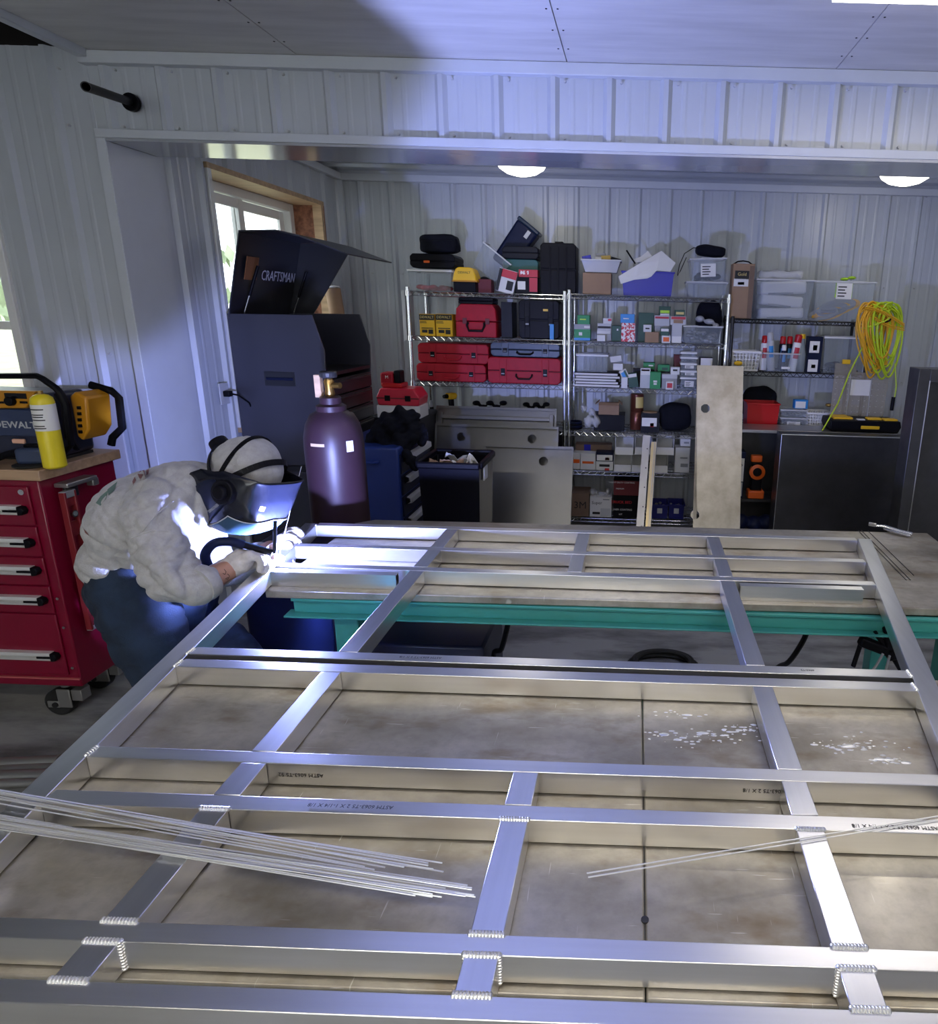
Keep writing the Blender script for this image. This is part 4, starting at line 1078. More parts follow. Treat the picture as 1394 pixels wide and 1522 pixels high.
# wall shelf behind the chest with a paper roll
p = at(501, 466, Y=4.93)
o = thing('wall_shelf', 'small wooden wall shelf behind the raised chest lid', 'shelf', (-2.25, 4.93, p.z - .03))
MB().bb(-.08, .13, -.1, .1, 0, .02).build('board', M['wood'], o, bevel=.002)
MB().prism([(-.08, 0), (.08, 0), (-.08, -.1)], -.01, .01).build('bracket', M['dsteel'], o)
t = thing('paper_roll', 'brown paper roll with white core end behind the tool chest', 'paper roll', (p.x, 4.93, p.z - .01), rot=(0, R(-5), 0))
MB().lathe([(.015, .002), (.052, 0), (.052, .185), (.02, .187), (.018, .1)], n=24).build('roll', M['cardboard'], t, smooth=True)
MB().lathe([(.012, .12), (.02, .188), (.026, .194), (.05, .19), (.046, .2), (.02, .205), (.012, .2)], n=20).build('white_core', M['paper'], t, smooth=True)
# gas cylinder
cx_, cy_ = -1.245, 2.66
t = thing('gas_cylinder', 'plum-brown gas cylinder standing behind the far welding table', 'gas cylinder', (cx_, cy_, 0))
z_s = at(497, 640, Y=cy_).z; z_n = at(497, 607, Y=cy_).z
r = .116
MB().lathe([(r * .9, 0), (r, .02), (r, z_s - .06), (r * .985, z_s - .02), (r * .9, z_s + .03), (r * .72, z_s + .07), (r * .5, z_n - .01), (r * .46, z_n)], n=40).build('shell', M['cyl'], t, smooth=True)
MB().lathe([(r * .50, z_n - .012), (r * .50, z_n + .012), (r * .36, z_n + .02), (r * .36, z_n + .045), (r * .30, z_n + .05)], n=24).build('neck_ring', M['cyl'], t, smooth=True)
zv = z_n + .05
vb = MB().lathe([(.016, zv), (.02, zv + .01), (.016, zv + .03), (.02, zv + .06), (.012, zv + .075)], n=14).cyl((0, 0, zv + .045), (.05, -.01, zv + .045), .012, n=12).build('valve', M['brass'], t, smooth=True)
MB().lathe([(.03, zv + .075), (.034, zv + .08), (.034, zv + .095), (.03, zv + .1)], n=18).build('hand_wheel', M['dsteel'], vb)
MB().bb(-.055, -.03, -.012, .012, zv - .005, zv + .085).build('tag_card', M['wood'], vb)
MB().lathe([(r * 1.004, .3), (r * 1.012, .305), (r * 1.012, .325), (r * 1.004, .33)], n=40).build('band', M['cyl'], t, smooth=True)
def on_cyl(a0, z, w, h, m, nm):
    MB().grid(lambda u, v: ((r * 1.004) * math.sin(a0 + (u - .5) * w / r), -(r * 1.004) * math.cos(a0 + (u - .5) * w / r), z + (v - .5) * h), 8, 2).build(nm, m, t)
on_cyl(-.15, z_s - .04, .06, .012, mat('tan_label', (.5, .36, .2), .6), 'paper_label')
on_cyl(.95, z_s - .05, .03, .045, M['paper'], 'white_sticker')
# blue tool cart with pale handles facing right
t = thing('tool_cart', 'blue steel tool cart with pale drawer handles beside the gas cylinder', 'tool cart', (-1.47, 3.95, 0))
zc = .945
MB().bb(-.22, .16, -.4, .15, .12, zc).build('body', M['bluecart'], t, bevel=.012, seg=3)
for k in range(5):
    z0 = zc - .155 - k * .125
    d = MB().bb(.16, .168, -.385, .135, z0, z0 + .115).build('drawer', M['navy'], t, bevel=.003)
    MB().prism([(.168, z0 + .06), (.20, z0 + .068), (.198, z0 + .10), (.168, z0 + .105)], -.33, .08).build('drawer_handle', M['lgrey'], d, bevel=.004)
    MB().prism([(.168, z0 + .062), (.19, z0 + .075), (.188, z0 + .095), (.168, z0 + .102)], -.35, -.33).build('handle_cap', M['black'], d, bevel=.003)
MB().tube([(-.15, -.41, zc - .08), (-.15, -.435, zc - .08), (.03, -.435, zc - .08), (.05, -.41, zc - .08)], .009, 8).build('push_handle', M['bluecart'], t, smooth=True)
for xx in (-.16, .1):
    for yy in (-.33, .08): MB().cyl((xx - .02, yy, .055), (xx + .02, yy, .055), .055, n=18).build('caster_wheel', M['rubber'], t, bevel=.005)
# dark jacket heaped on the cart
jb = MB(); jo = Vector((-1.40, 3.8, zc))
random.seed(9)
for (u, v, y, rr) in ((565, 650, 3.72, .075), (580, 632, 3.75, .085), (600, 622, 3.8, .085), (615, 640, 3.78, .07), (600, 655, 3.7, .07), (585, 668, 3.66, .06), (608, 680, 3.62, .045), (625, 650, 3.8, .05), (570, 668, 3.68, .05), (612, 690, 3.61, .035)):
    p = at(u, v, Y=y) - jo; jb.ell((p.x, p.y, max(p.z, -.12)), (rr * 1.1, rr, rr * .8), 12, 8)
jk = remesh(jb, 'jacket', M['jacket'], None, .009, 3, lambda c, n: .012 * math.sin(60 * c.x + 35 * c.z + 20 * c.y) + .006 * math.sin(110 * c.z - 60 * c.x))
jk.location = jo; tag(jk, 'dark blue jacket heaped over the blue tool cart', 'jacket')
# low cabinet behind the cart with red tools on it
t = thing('low_cabinet', 'low dark cabinet behind the blue cart carrying red tool cases', 'cabinet', (-1.665, 4.665, 0))
lz = at(580, 622, Y=4.45).z
MB().bb(-.165, .165, -.17, .25, .02, lz - .02).build('body', M['dark'], t, bevel=.004); MB().bb(-.18, .18, -.18, .26, lz - .02, lz).build('top_board', M['dark'], t, bevel=.003)
for s in (-.085, .085): MB().bb(s - .08, s + .08, -.178, -.17, .05, lz - .05).build('door', M['dark'], t, bevel=.002)
p = at(570, 610, Y=4.47)
t = thing('white_box', 'white carton with brass fittings on it under the red case', 'carton', (-1.63, 4.56, lz))
zz = at(570, 603, Y=4.47).z - lz
MB().bb(-.15, .15, -.08, .1, 0, zz).build('body', M['whitebox'], t, bevel=.002)
for k in range(3): MB().cyl((-.03 + k * .05, -.086, zz * .35), (-.03 + k * .05, -.08, zz * .35), .014, n=8).build('brass_fitting', M['brass'], t)
zr = lz + zz
t = thing('tool_case', 'bright red hard case with sloping lid beside the slate tool chest', 'tool case', (-1.63, 4.58, zr + .001))
w_, h_ = .14, at(580, 578, Y=4.47).z - zr
MB().prism([(-w_, 0), (w_, 0), (w_ + .01, h_ * .5), (w_ - .03, h_), (-w_ + .02, h_), (-w_ - .01, h_ * .5)], -.1, .1).build('shell', mat('bright_red', (.6, .02, .05), .35), t, bevel=.008)
MB().bb(-w_ - .005, w_ + .005, -.104, .104, h_ * .4, h_ * .47).build('seam', M['maroon'], t)
for s in (-.07, .07): MB().bb(s - .018, s + .018, -.112, -.1, h_ * .28, h_ * .6).build('latch', M['black'], t, bevel=.002)
t = thing('battery_charger', 'red and black battery charger standing on the bright red case', 'charger', (-1.70, 4.58, zr + h_ + .003))
MB().bb(-.06, .03, -.06, .06, 0, .10).build('body', M['red'], t, bevel=.012); MB().bb(.03, .075, -.05, .05, .02, .115).build('battery', M['black'], t, bevel=.01); MB().bb(-.05, .09, -.065, .065, 0, .03).build('base', M['redbin'], t, bevel=.006)
text('logo_mark', 'M', .03, M['whiteink'], t, (-.012, -.0605, .07))
# black waste bin with scraps
bz = at(618, 686, Y=3.3).z; bx0, bx1 = at(619, 690, Y=3.3).x, at(713, 690, Y=3.3).x
t = thing('waste_bin', 'tall black waste bin with paper scraps in front of the metal panels', 'bin', ((bx0 + bx1) / 2, 3.47, 0))
hw = (bx1 - bx0) / 2
def ring(z, k, w=hw, d=.17): return [(-w * k, -d * k, z), (w * k, -d * k, z), (w * k, d * k, z), (-w * k, d * k, z)]
m = MB(); m.add(ring(0, .82) + ring(bz - .03, .97) + ring(bz - .03, .94) + ring(.02, .80),
                [(0, 1, 5, 4), (1, 2, 6, 5), (2, 3, 7, 6), (3, 0, 4, 7), (0, 3, 2, 1), (4, 5, 9, 8), (5, 6, 10, 9), (6, 7, 11, 10), (7, 4, 8, 11), (8, 9, 13, 12), (9, 10, 14, 13), (10, 11, 15, 14), (11, 8, 12, 15), (12, 13, 14, 15)])
m.build('bucket', M['blackg'], t, bevel=.008)
rm = MB(); 
for y_, x0, x1 in ((-.17, -hw, hw), (.17, -hw, hw)): rm.bb(x0, x1, y_ - .012, y_ + .012, bz - .035, bz)
for x_ in (-hw, hw): rm.bb(x_ - .012, x_ + .012, -.158, .158, bz - .035, bz)
rm.build('rim', M['black'], t, bevel=.008)
MB().bb(hw - .002, hw + .006, -.10, -.02, bz - .11, bz - .03).build('label_plate', M['lgrey'], t)
MB().bb(-hw * .93, hw * .93, -.155, .155, bz - .12, bz - .07).build('liner_fill', M['black'], t, bevel=.02)
for k, (x, y, rz_, c, sx, sy) in enumerate(((-.06, -.04, .3, 'cardboard', .16, .11), (.03, -.06, -.5, 'paper', .10, .06), (.07, .02, .9, 'paper', .06, .09), (-.02, .05, .1, 'lgrey', .11, .05), (.0, -.1, .2, 'cardboard', .12, .04))):
    o = MB().grid(lambda u, v: ((u - .5) * sx, (v - .5) * sy, .025 * math.sin(5 * u + 3 * v)), 6, 5).build('paper_scrap', M[c], None, solid=.002)
    o.location = (t.location.x + x, t.location.y + y, bz - .045 + .006 * k); o.rotation_euler = (.15 * math.sin(k), .2 * math.cos(k * 2), rz_)
    tag(o, ('brown card scrap folded', 'crumpled white paper scrap at the front', 'white paper scrap at the right', 'grey paper scrap at the back', 'narrow brown card strip')[k] + ' in the black waste bin', 'scrap', 'scraps in the waste bin')
# leaning sheet-metal panels
def plate(name, w, h, holes, m, parent, th=.003, octo=True):
    """flat plate in local XZ (x centred, z from 0), octagonal holes (x, z, r)"""
    bm = bmesh.new(); ed = []
    def loop(pts):
        vs = [bm.verts.new((x, 0, z)) for x, z in pts]
        for i in range(len(vs)): ed.append(bm.edges.new((vs[i], vs[(i + 1) % len(vs)])))
    loop([(-w / 2, 0), (w / 2, 0), (w / 2, h), (-w / 2, h)])
    for x, z, r in holes: loop([(x + r * math.cos(PI / 8 + k * PI / 4), z + r * math.sin(PI / 8 + k * PI / 4)) for k in range(8)])
    bmesh.ops.triangle_fill(bm, edges=ed, use_beauty=True)
    me = bpy.data.meshes.new(name); bm.to_mesh(me); bm.free(); me.materials.append(m)
    o = bpy.data.objects.new(name, me); col.objects.link(o); o.parent = parent
    s = o.modifiers.new('solid', 'SOLIDIFY'); s.thickness = th; s.offset = 0
    return o
def leaning(lab, u0, u1, v0, Yt, Yb, holes, m, flange=.03, z_bot=0.0):
    """a tray-like panel: top edge through the pixels at Yt, foot on the floor at Yb"""
    a, b_ = at(u0, v0, Y=Yt), at(u1, v0 + .02 * (u1 - u0), Y=Yt)
    w = b_.x - a.x; cx = (a.x + b_.x) / 2; zt = (a.z + b_.z) / 2 - z_bot
    h = math.hypot(zt, Yt - Yb); tilt = -math.atan2(Yt - Yb, zt)
    t = thing('sheet_tray', lab, 'metal panel', (cx, Yb, z_bot), rot=(tilt, 0, 0), group='leaning metal panels')
    hs = []
    for hu, hv, hr in holes:
        q = at(hu, hv, Y=Yb + (Yt - Yb) * (at(hu, hv, Y=(Yt + Yb) / 2).z - z_bot) / zt); hs.append((q.x - cx, (q.z - z_bot) / zt * h, hr))
    plate('sheet', w, h, hs, m, t)
    if flange:
        e = flange
        for bx in ((-w / 2, w / 2, -e, -.001, h - .004, h), (-w / 2, w / 2, -e, -.001, 0, .004), (-w / 2, -w / 2 + .004, -e, -.001, .004, h - .004), (w / 2 - .004, w / 2, -e, -.001, .004, h - .004)):
            MB().bb(*bx).build('folded_edge', m, t)
        for bx in ((-w / 2, w / 2, -e - .003, -e, h - .018, h), (-w / 2, -w / 2 + .012, -e - .003, -e, 0, h - .019), (w / 2 - .012, w / 2, -e - .003, -e, 0, h - .019)):
            MB().bb(*bx).build('return_lip', m, t)
    return t, w, h
leaning('large steel tray panel with one octagonal hole leaning low before the shelves', 722, 853, 662, 4.42, 4.12, [(808, 685, .033)], M['tray'])
leaning('steel tray panel with two octagonal holes, partly behind the waste bin', 649, 831, 631, 4.66, 4.36, [(686, 649, .034), (791, 652, .034)], M['tray'])
t, w, h = leaning('aluminium channel panel with raised inner frame, rearmost of the leaning panels', 650, 828, 604, 4.92, 4.62, [], M['tray'], .02)
for bx in ((-w / 2 + .05, w / 2 - .05, -.05, -.02, h - .10, h - .075), (-w / 2 + .02, -w / 2 + .05, -.05, -.02, .1, h - .05), (w / 2 - .05, w / 2 - .02, -.05, -.02, .1, h - .05)):
    MB().bb(*bx).build('inner_frame', M['tray'], t, bevel=.002)
tp_, w, h = leaning('tall bare metal strip panel with two octagonal holes leaning on the shelves', 1036, 1105, 543, 4.86, 4.42, [(1048, 607, .034), (1033, 766, .034)], mat('tall_panel_metal', (.55, .52, .45), .4, .75, var=.2, c2=(.40, .36, .29), vscale=7), 0)
# two metal bars leaning on the second shelf
for k, (u0, v0, u1, v1, wd_, m_) in enumerate(((961, 647, 951, 783, .055, 'steel'), (972, 657, 963, 783, .04, 'brass'))):
    a = at(u0, v0, Y=4.93); b_ = at(u1, v1, Y=4.66); d = (b_ - a); b_ = a + d * (a.z / -d.z) * .999
    L = (b_ - a).length; dz = (a - b_).normalized(); xx = Vector((1, 0, 0)); xx = (xx - dz * xx.dot(dz)).normalized(); yy = dz.cross(xx)
    t = thing('angle_bar', ('perforated flat aluminium angle leaning on the second shelf', 'narrow gold-tinted channel bar leaning beside the perforated angle')[k], 'metal bar', b_)
    t.matrix_local = Matrix.Translation(b_) @ Matrix((xx, yy, dz)).transposed().to_4x4()
    mm = M['steel'] if k == 0 else mat('gold_tinted_channel', (.62, .50, .26), .28, .9)
    MB().bb(-wd_ / 2, wd_ / 2, -.002, .002, 0, L).build('face', mm, t); MB().bb(-wd_ / 2, -wd_ / 2 + .004, .002, .035, 0, L).build('leg_flange', mm, t)
    if k: MB().bb(wd_ / 2 - .004, wd_ / 2, -.03, -.002, 0, L).build('lip', M['steel'], t); MB().bb(.002, .008, -.012, -.002, 0, L).build('ridge', M['steel'], t)
    else:
        for q in range(5): MB().cyl((.012, -.0032, L * (.2 + .17 * q)), (.012, -.0022, L * (.2 + .17 * q)), .005, n=8).build('bolt_hole', M['black'], t)
# big dark steel box right of the tall panel
p0, p1 = at(1162, 647, Y=4.42), at(1352, 650, Y=4.42)
t = thing('steel_box', 'big plain dark steel box behind the far table at right', 'steel box', ((p0.x + p1.x) / 2, 4.72 - .0, 0))
w = (p1.x - p0.x) / 2; hz = (p0.z + p1.z) / 2
MB().bb(-w, w, -.3, -.296, 0, hz).build('front_sheet', M['dsteel'], t); MB().bb(-w, -w + .004, -.295, -.14, 0, hz - .002).build('side_sheet', M['dsteel'], t); MB().bb(w - .004, w, -.295, -.14, 0, hz - .002).build('side_sheet', M['dsteel'], t)
MB().bb(-w + .005, w - .005, -.295, -.14, hz - .012, hz - .006).build('top_sheet', M['dsteel'], t); MB().bb(-w + .005, w - .005, -.145, -.14, 0, hz - .013).build('back_sheet', M['dsteel'], t)
MB().cyl((-w, -.3, hz), (w, -.3, hz), .004, n=6).build('weld_seam', M['bead'], t); MB().cyl((-w, -.3, 0), (-w, -.3, hz), .0025, n=6).build('weld_seam', M['bead'], t)
# dark steel cabinet at the right edge
p0 = at(1367, 548, Y=3.45)
t = thing('steel_enclosure', 'dark steel enclosure with recessed panel at the right edge', 'enclosure', (p0.x + .3, 3.7, 0))
hz = p0.z; w = .3
for bx in ((-w, -w + .06, -.25, -.12, 0, hz), (w - .06, w, -.25, -.12, 0, hz), (-w + .06, w - .06, -.25, -.12, hz - .07, hz), (-w + .06, w - .06, -.25, -.12, 0, .07)):
    MB().bb(*bx).build('frame_member', M['dsteel'], t, bevel=.003)
MB().bb(-w + .06, w - .06, -.19, -.185, .07, hz - .07).build('recessed_panel', M['dsteel'], t)
MB().cyl((-w + .062, -.25, .06), (-w + .062, -.25, hz - .06), .003, n=6).build('weld_seam', M['steel'], t)
# ------------------------------------------------------------------ under the far table
t = thing('welding_machine', 'dark blue welding machine on the floor under the far table', 'welding machine', (-.73, 2.12, 0))
MB().bb(-.24, .24, -.12, .2, .03, .60).build('case', mat('machine_case', (.015, .018, .05), .4), t, bevel=.01)
for k in range(4): MB().bb(.09 + (k % 2) * .06, .13 + (k % 2) * .06, -.124, -.12, .46 + (k // 2) * .05, .49 + (k // 2) * .05).build('rating_label', M['grey'], t)
for k in range(6): MB().bb(-.2, .02, -.124, -.12, .36 + k * .03, .372 + k * .03).build('vent_slot', M['black'], t)
for x in (-.18, .18): MB().cyl((x, -.09, .03), (x, .15, .03), .03, n=12).build('foot_roller', M['rubber'], t)
t = thing('floor_cabinet', 'black steel floor cabinet between the welder and the far table', 'cabinet', (-1.235, 2.33, 0))
MB().bb(-.165, .165, -.16, .16, .02, .84).build('body', mat('black_cabinet', (.006, .006, .014), .4, spec=.25), t, bevel=.008)
MB().bb(-.155, .155, -.168, -.16, .05, .42).build('door', M['navy'], t, bevel=.004); MB().bb(-.155, .155, -.168, -.16, .44, .80).build('door', M['navy'], t, bevel=.004)
MB().bb(-.16, .16, -.15, .15, 0, .02).build('plinth', M['black'], t)
def cable(lab, pts, r=.008, m='black'):
    p0 = Vector(pts[-1]); sm = []
    for k in range(len(pts) - 1):
        a, b_, c, d = [Vector(pts[min(max(i, 0), len(pts) - 1)]) for i in (k - 1, k, k + 1, k + 2)]
        for q in range(6):
            s = q / 6; sm.append(.5 * ((2 * b_) + (c - a) * s + (2 * a - 5 * b_ + 4 * c - d) * s * s + (3 * b_ - a - 3 * c + d) * s ** 3) - p0)
    sm.append(Vector(pts[-1]) - p0)
    o = MB().tube(sm, r, 8).build('cable', M[m], None, smooth=True); o.location = p0
    return tag(o, lab, 'cable')
cable('black cable hanging down beside the welding machine', [at(756, 921, Y=1.9), at(752, 940, Y=1.93), at(745, 965, Y=2.0), at(735, 985, Y=2.1), (-.42, 2.25, .01)], .009)
cable('black cable looping to the floor near the middle of the gap', [at(1202, 932, Y=1.85), at(1192, 955, Y=1.9), at(1172, 984, Y=2.0), at(1150, 1000, Y=2.2), (.55, 2.5, .01)], .009)
t = thing('hose_coil', 'coiled black hose lying on the floor between the tables', 'hose', (.18, 2.93, 0))
for k in range(4):
    MB().tube([(.17 * (1 - .07 * k) * math.cos(2 * PI * i / 36), .10 * math.sin(2 * PI * i / 36), .013 + .024 * (k // 2)) for i in range(36)], .0125, 8, closed=True).build('hose_turn', M['rubber'], t, smooth=True)
# cable tangle and ground clamp hung on the right leg
t = thing('ground_clamp', 'black ground clamp and leads hung on the right teal table leg', 'clamp', at(1300, 985, Y=1.80))
O = t.location.copy()
for k, pts in enumerate((((1285, 936, 1.78), (1278, 960, 1.77), (1268, 990, 1.77)), ((1300, 940, 1.75), (1320, 965, 1.76), (1338, 995, 1.77)), ((1312, 972, 1.74), (1302, 990, 1.75), (1294, 1000, 1.75)), ((1322, 975, 1.74), (1318, 990, 1.75), (1315, 1002, 1.75)))):
    MB().tube([at(u, v, Y=y) - O for u, v, y in pts], .0075 if k < 2 else .004, 8).build('lead', M['black'] if k < 2 else M['grey'], t, smooth=True)
MB().box(at(1300, 960, Y=1.76) - O, (.10, .03, .03), (0, R(20), 0)).build('clamp_jaw', M['black'], t, bevel=.006)
MB().box(at(1322, 955, Y=1.76) - O, (.03, .03, .11), (0, R(-15), 0)).build('clamp_handle', M['black'], t, bevel=.006)
# ------------------------------------------------------------------ wire shelf units
SF, SD = 5.02, .42           # front line and depth
def wire_unit(name, lab, x0, x1, levels, metal, top_post=.03, foot=0.0, d=SD):
    t = thing(name, lab, 'shelf unit', ((x0 + x1) / 2, SF + d / 2, 0))
    w = (x1 - x0) / 2
    for sx in (-1, 1):
        for sy in (-1, 1):
            m = MB().cyl((sx * w, sy * d / 2, .015), (sx * w, sy * d / 2, levels[-1] + top_post), .0125, n=14)
            po = m.build('post', metal, t, smooth=True)
            cl = MB()
            for z in levels: cl.cyl((sx * w, sy * d / 2, z - .032), (sx * w, sy * d / 2, z + .006), .0185, .0165, n=14)
            cl.build('collars', metal, po, smooth=True)
            MB().cyl((sx * w, sy * d / 2, 0), (sx * w, sy * d / 2, .016), .016, n=12).build('foot', M['black'], po)
    for z in levels:
        m = MB()
        for sy in (-1, 1):
            for dz in (0, -.028): m.cyl((-w, sy * d / 2, z + dz), (w, sy * d / 2, z + dz), .0028, n=6)
            n = 40
            m.tube([(-w + 2 * w * k / n, sy * d / 2, z - (.028 if k % 2 else 0)) for k in range(n + 1)], .0034, 5)
        for sx in (-1, 1):
            for dz in (0, -.028): m.cyl((sx * w, -d / 2, z + dz), (sx * w, d / 2, z + dz), .0032, n=6)
        for k in range(1, 4): m.cyl((-w, -d / 2 + d * k / 4, z - .004), (w, -d / 2 + d * k / 4, z - .004), .003, n=6)
        s = m.build('shelf', metal, t, smooth=True)
        dk = MB()
        for k in range(1, 44): dk.cyl((-w + 2 * w * k / 44, -d / 2, z), (-w + 2 * w * k / 44, d / 2, z), .0018, n=5)
        q = dk.build('deck_wires', metal, s); q['kind'] = 'stuff'
    return t
U1 = [.10, .48, .80, 1.148, 1.487, 1.812]
U2 = [.095, .485, .797, 1.140, 1.486, 1.823]
U3 = [.10, .48, .866, 1.296, 1.680]
wire_unit('wire_shelf_unit', 'chrome wire shelf unit holding the red tool cases', -1.702, -.542, U1, M['chrome'])
wire_unit('wire_shelf_unit', 'chrome wire shelf unit full of small cartons, in the middle', -.508, .668, U2, M['chrome'])
wire_unit('wire_shelf_unit', 'black wire shelf unit with clear totes at right', .705, 1.725, U3, mat('black_wire', (.012, .012, .014), .4, .3), top_post=.02)
p = at(604, 470, Y=5.0)
o = MB().bb(-.012, .012, -.01, .18, 0, .36).build('white_board', M['lgrey'], None, bevel=.002); o.location = (-1.735, 5.02, U1[4] - .03); 
tag(o, 'narrow pale board hung on the left side of the first shelf unit', 'board')

# ---- builders: every thing stands on z, front face at Y=y, measured in the photograph
TOPW = {}
def span(u0, u1, v0, v1, y):
    vm = (v0 + v1) / 2; um = (u0 + u1) / 2
    return at(u0, vm, Y=y).x, at(u1, vm, Y=y).x, at(um, v1, Y=y).z, at(um, v0, Y=y).z
EPS = .0045
def base(name, lab, cat, u0, u1, v0, v1, y, dep, z=None, rz=0, grp=None, roll=0):
    x0, x1, zb, zt = span(u0, u1, v0, v1, y)
    if z is not None: zb = z + EPS
    t = thing(name, lab, cat, ((x0 + x1) / 2, y + dep / 2, zb), grp and 0 or 0, grp, rot=(0, roll, rz))
    return t, (x1 - x0) / 2, zt - zb
def carton(lab, u0, u1, v0, v1, y, dep, m, z=None, rz=0, roll=0, grp='small cartons', lbl=(), txt=(), lid=None, cat='carton', flaps=False, name='carton'):
    t, w, h = base(name, lab, cat, u0, u1, v0, v1, y, dep, z, rz, grp, roll)
    mm = M[m] if isinstance(m, str) else m
    if flaps:
        b = MB(); k = .003
        for bx in ((-w, w, -dep / 2, -dep / 2 + k, 0, h), (-w, w, dep / 2 - k, dep / 2, 0, h), (-w, -w + k, -dep / 2 + k, dep / 2 - k, 0, h), (w - k, w, -dep / 2 + k, dep / 2 - k, 0, h), (-w + k, w - k, -dep / 2 + k, dep / 2 - k, 0, k)): b.bb(*bx)
        b.build('body', mm, t)
        MB().box((0, -dep / 2 - .012, h + .0), (2 * w, .03, .003), (R(35), 0, 0)).build('flap', mm, t)
        MB().box((-w - .01, 0, h + .008), (.04, dep, .003), (0, R(-40), 0)).build('flap', mm, t)
        MB().box((w + .01, 0, h + .008), (.04, dep, .003), (0, R(40), 0)).build('flap', mm, t)
    else:
        MB().bb(-w, w, -dep / 2, dep / 2, 0, h).build('body', mm, t, bevel=.0015)
        lm = (M[lid] if isinstance(lid, str) else lid) if lid else mm
        MB().bb(-w - .001, w + .001, -dep / 2 - .001, dep / 2 + .001, h * .72 if lid else h - .0015, h + .001).build('lid', lm, t, bevel=.001)
    for (x, zz, a, b_, c) in lbl:      # in fractions of half width and of height
        MB().bb((x - a) * w, (x + a) * w, -dep / 2 - .0022, -dep / 2 - .0012, (zz - b_) * h, (zz + b_) * h).build('label', M[c], t)
    for (x, zz, s, c, st) in txt: text('lettering', st, s * h, M[c], t, (x * w, -dep / 2 - .0026, zz * h), ext=.0002)
    return t, w, h
def case(lab, u0, u1, v0, v1, y, dep, m, z=None, rz=0, roll=0, grp='hard tool cases', handle=True, latches=2, hm='black', taper=.02, tagm=None, name='tool_case'):
    t, w, h = base(name, lab, 'tool case', u0, u1, v0, v1, y, dep, z, rz, grp, roll)
    mm = M[m] if isinstance(m, str) else m
    c = min(.2 * h, taper)
    MB().prism([(-w + c, 0), (w - c, 0), (w, c), (w, h * .48), (-w, h * .48), (-w, c)], -dep / 2, dep / 2).build('lower_half', mm, t, bevel=.006)
    MB().prism([(-w, h * .5), (w, h * .5), (w, h - c), (w - c, h), (-w + c, h), (-w, h - c)], -dep / 2, dep / 2).build('upper_half', mm, t, bevel=.006)
    MB().bb(-w + .002, w - .002, -dep / 2 + .004, dep / 2 - .004, h * .475, h * .505).build('seam', M['black'], t)
    if latches:
        for s in (-.58, .58):
            k = MB().bb(s * w - .055 * w - .012, s * w + .055 * w + .012, -dep / 2 - .004, -dep / 2 + .002, .02 * h, .98 * h).build('rib', mm, t, bevel=.003)
            MB().bb(s * w - .016, s * w + .016, -dep / 2 - .011, -dep / 2 - .004, h * .3, h * .58).build('latch', M['black'], k, bevel=.002)
            MB().bb(s * w - .012, s * w + .012, -dep / 2 - .0125, -dep / 2 - .011, h * .36, h * .4).build('latch_clip', M['grey'], k)
    if handle:
        a = min(.3 * w, .06)
        MB().tube([(-a, -dep / 2, h * .36), (-a, -dep / 2 - .02, h * .30), (-a * .7, -dep / 2 - .025, h * .2), (a * .7, -dep / 2 - .025, h * .2), (a, -dep / 2 - .02, h * .30), (a, -dep / 2, h * .36)], .007, 8).build('handle', M[hm], t, smooth=True)
    if tagm: MB().bb(tagm[0] * w - .022, tagm[0] * w + .022, -dep / 2 - .0025, -dep / 2 - .0008, h * tagm[1], h * tagm[1] + .016).build('tag', M[tagm[2]], t)
    return t, w, h
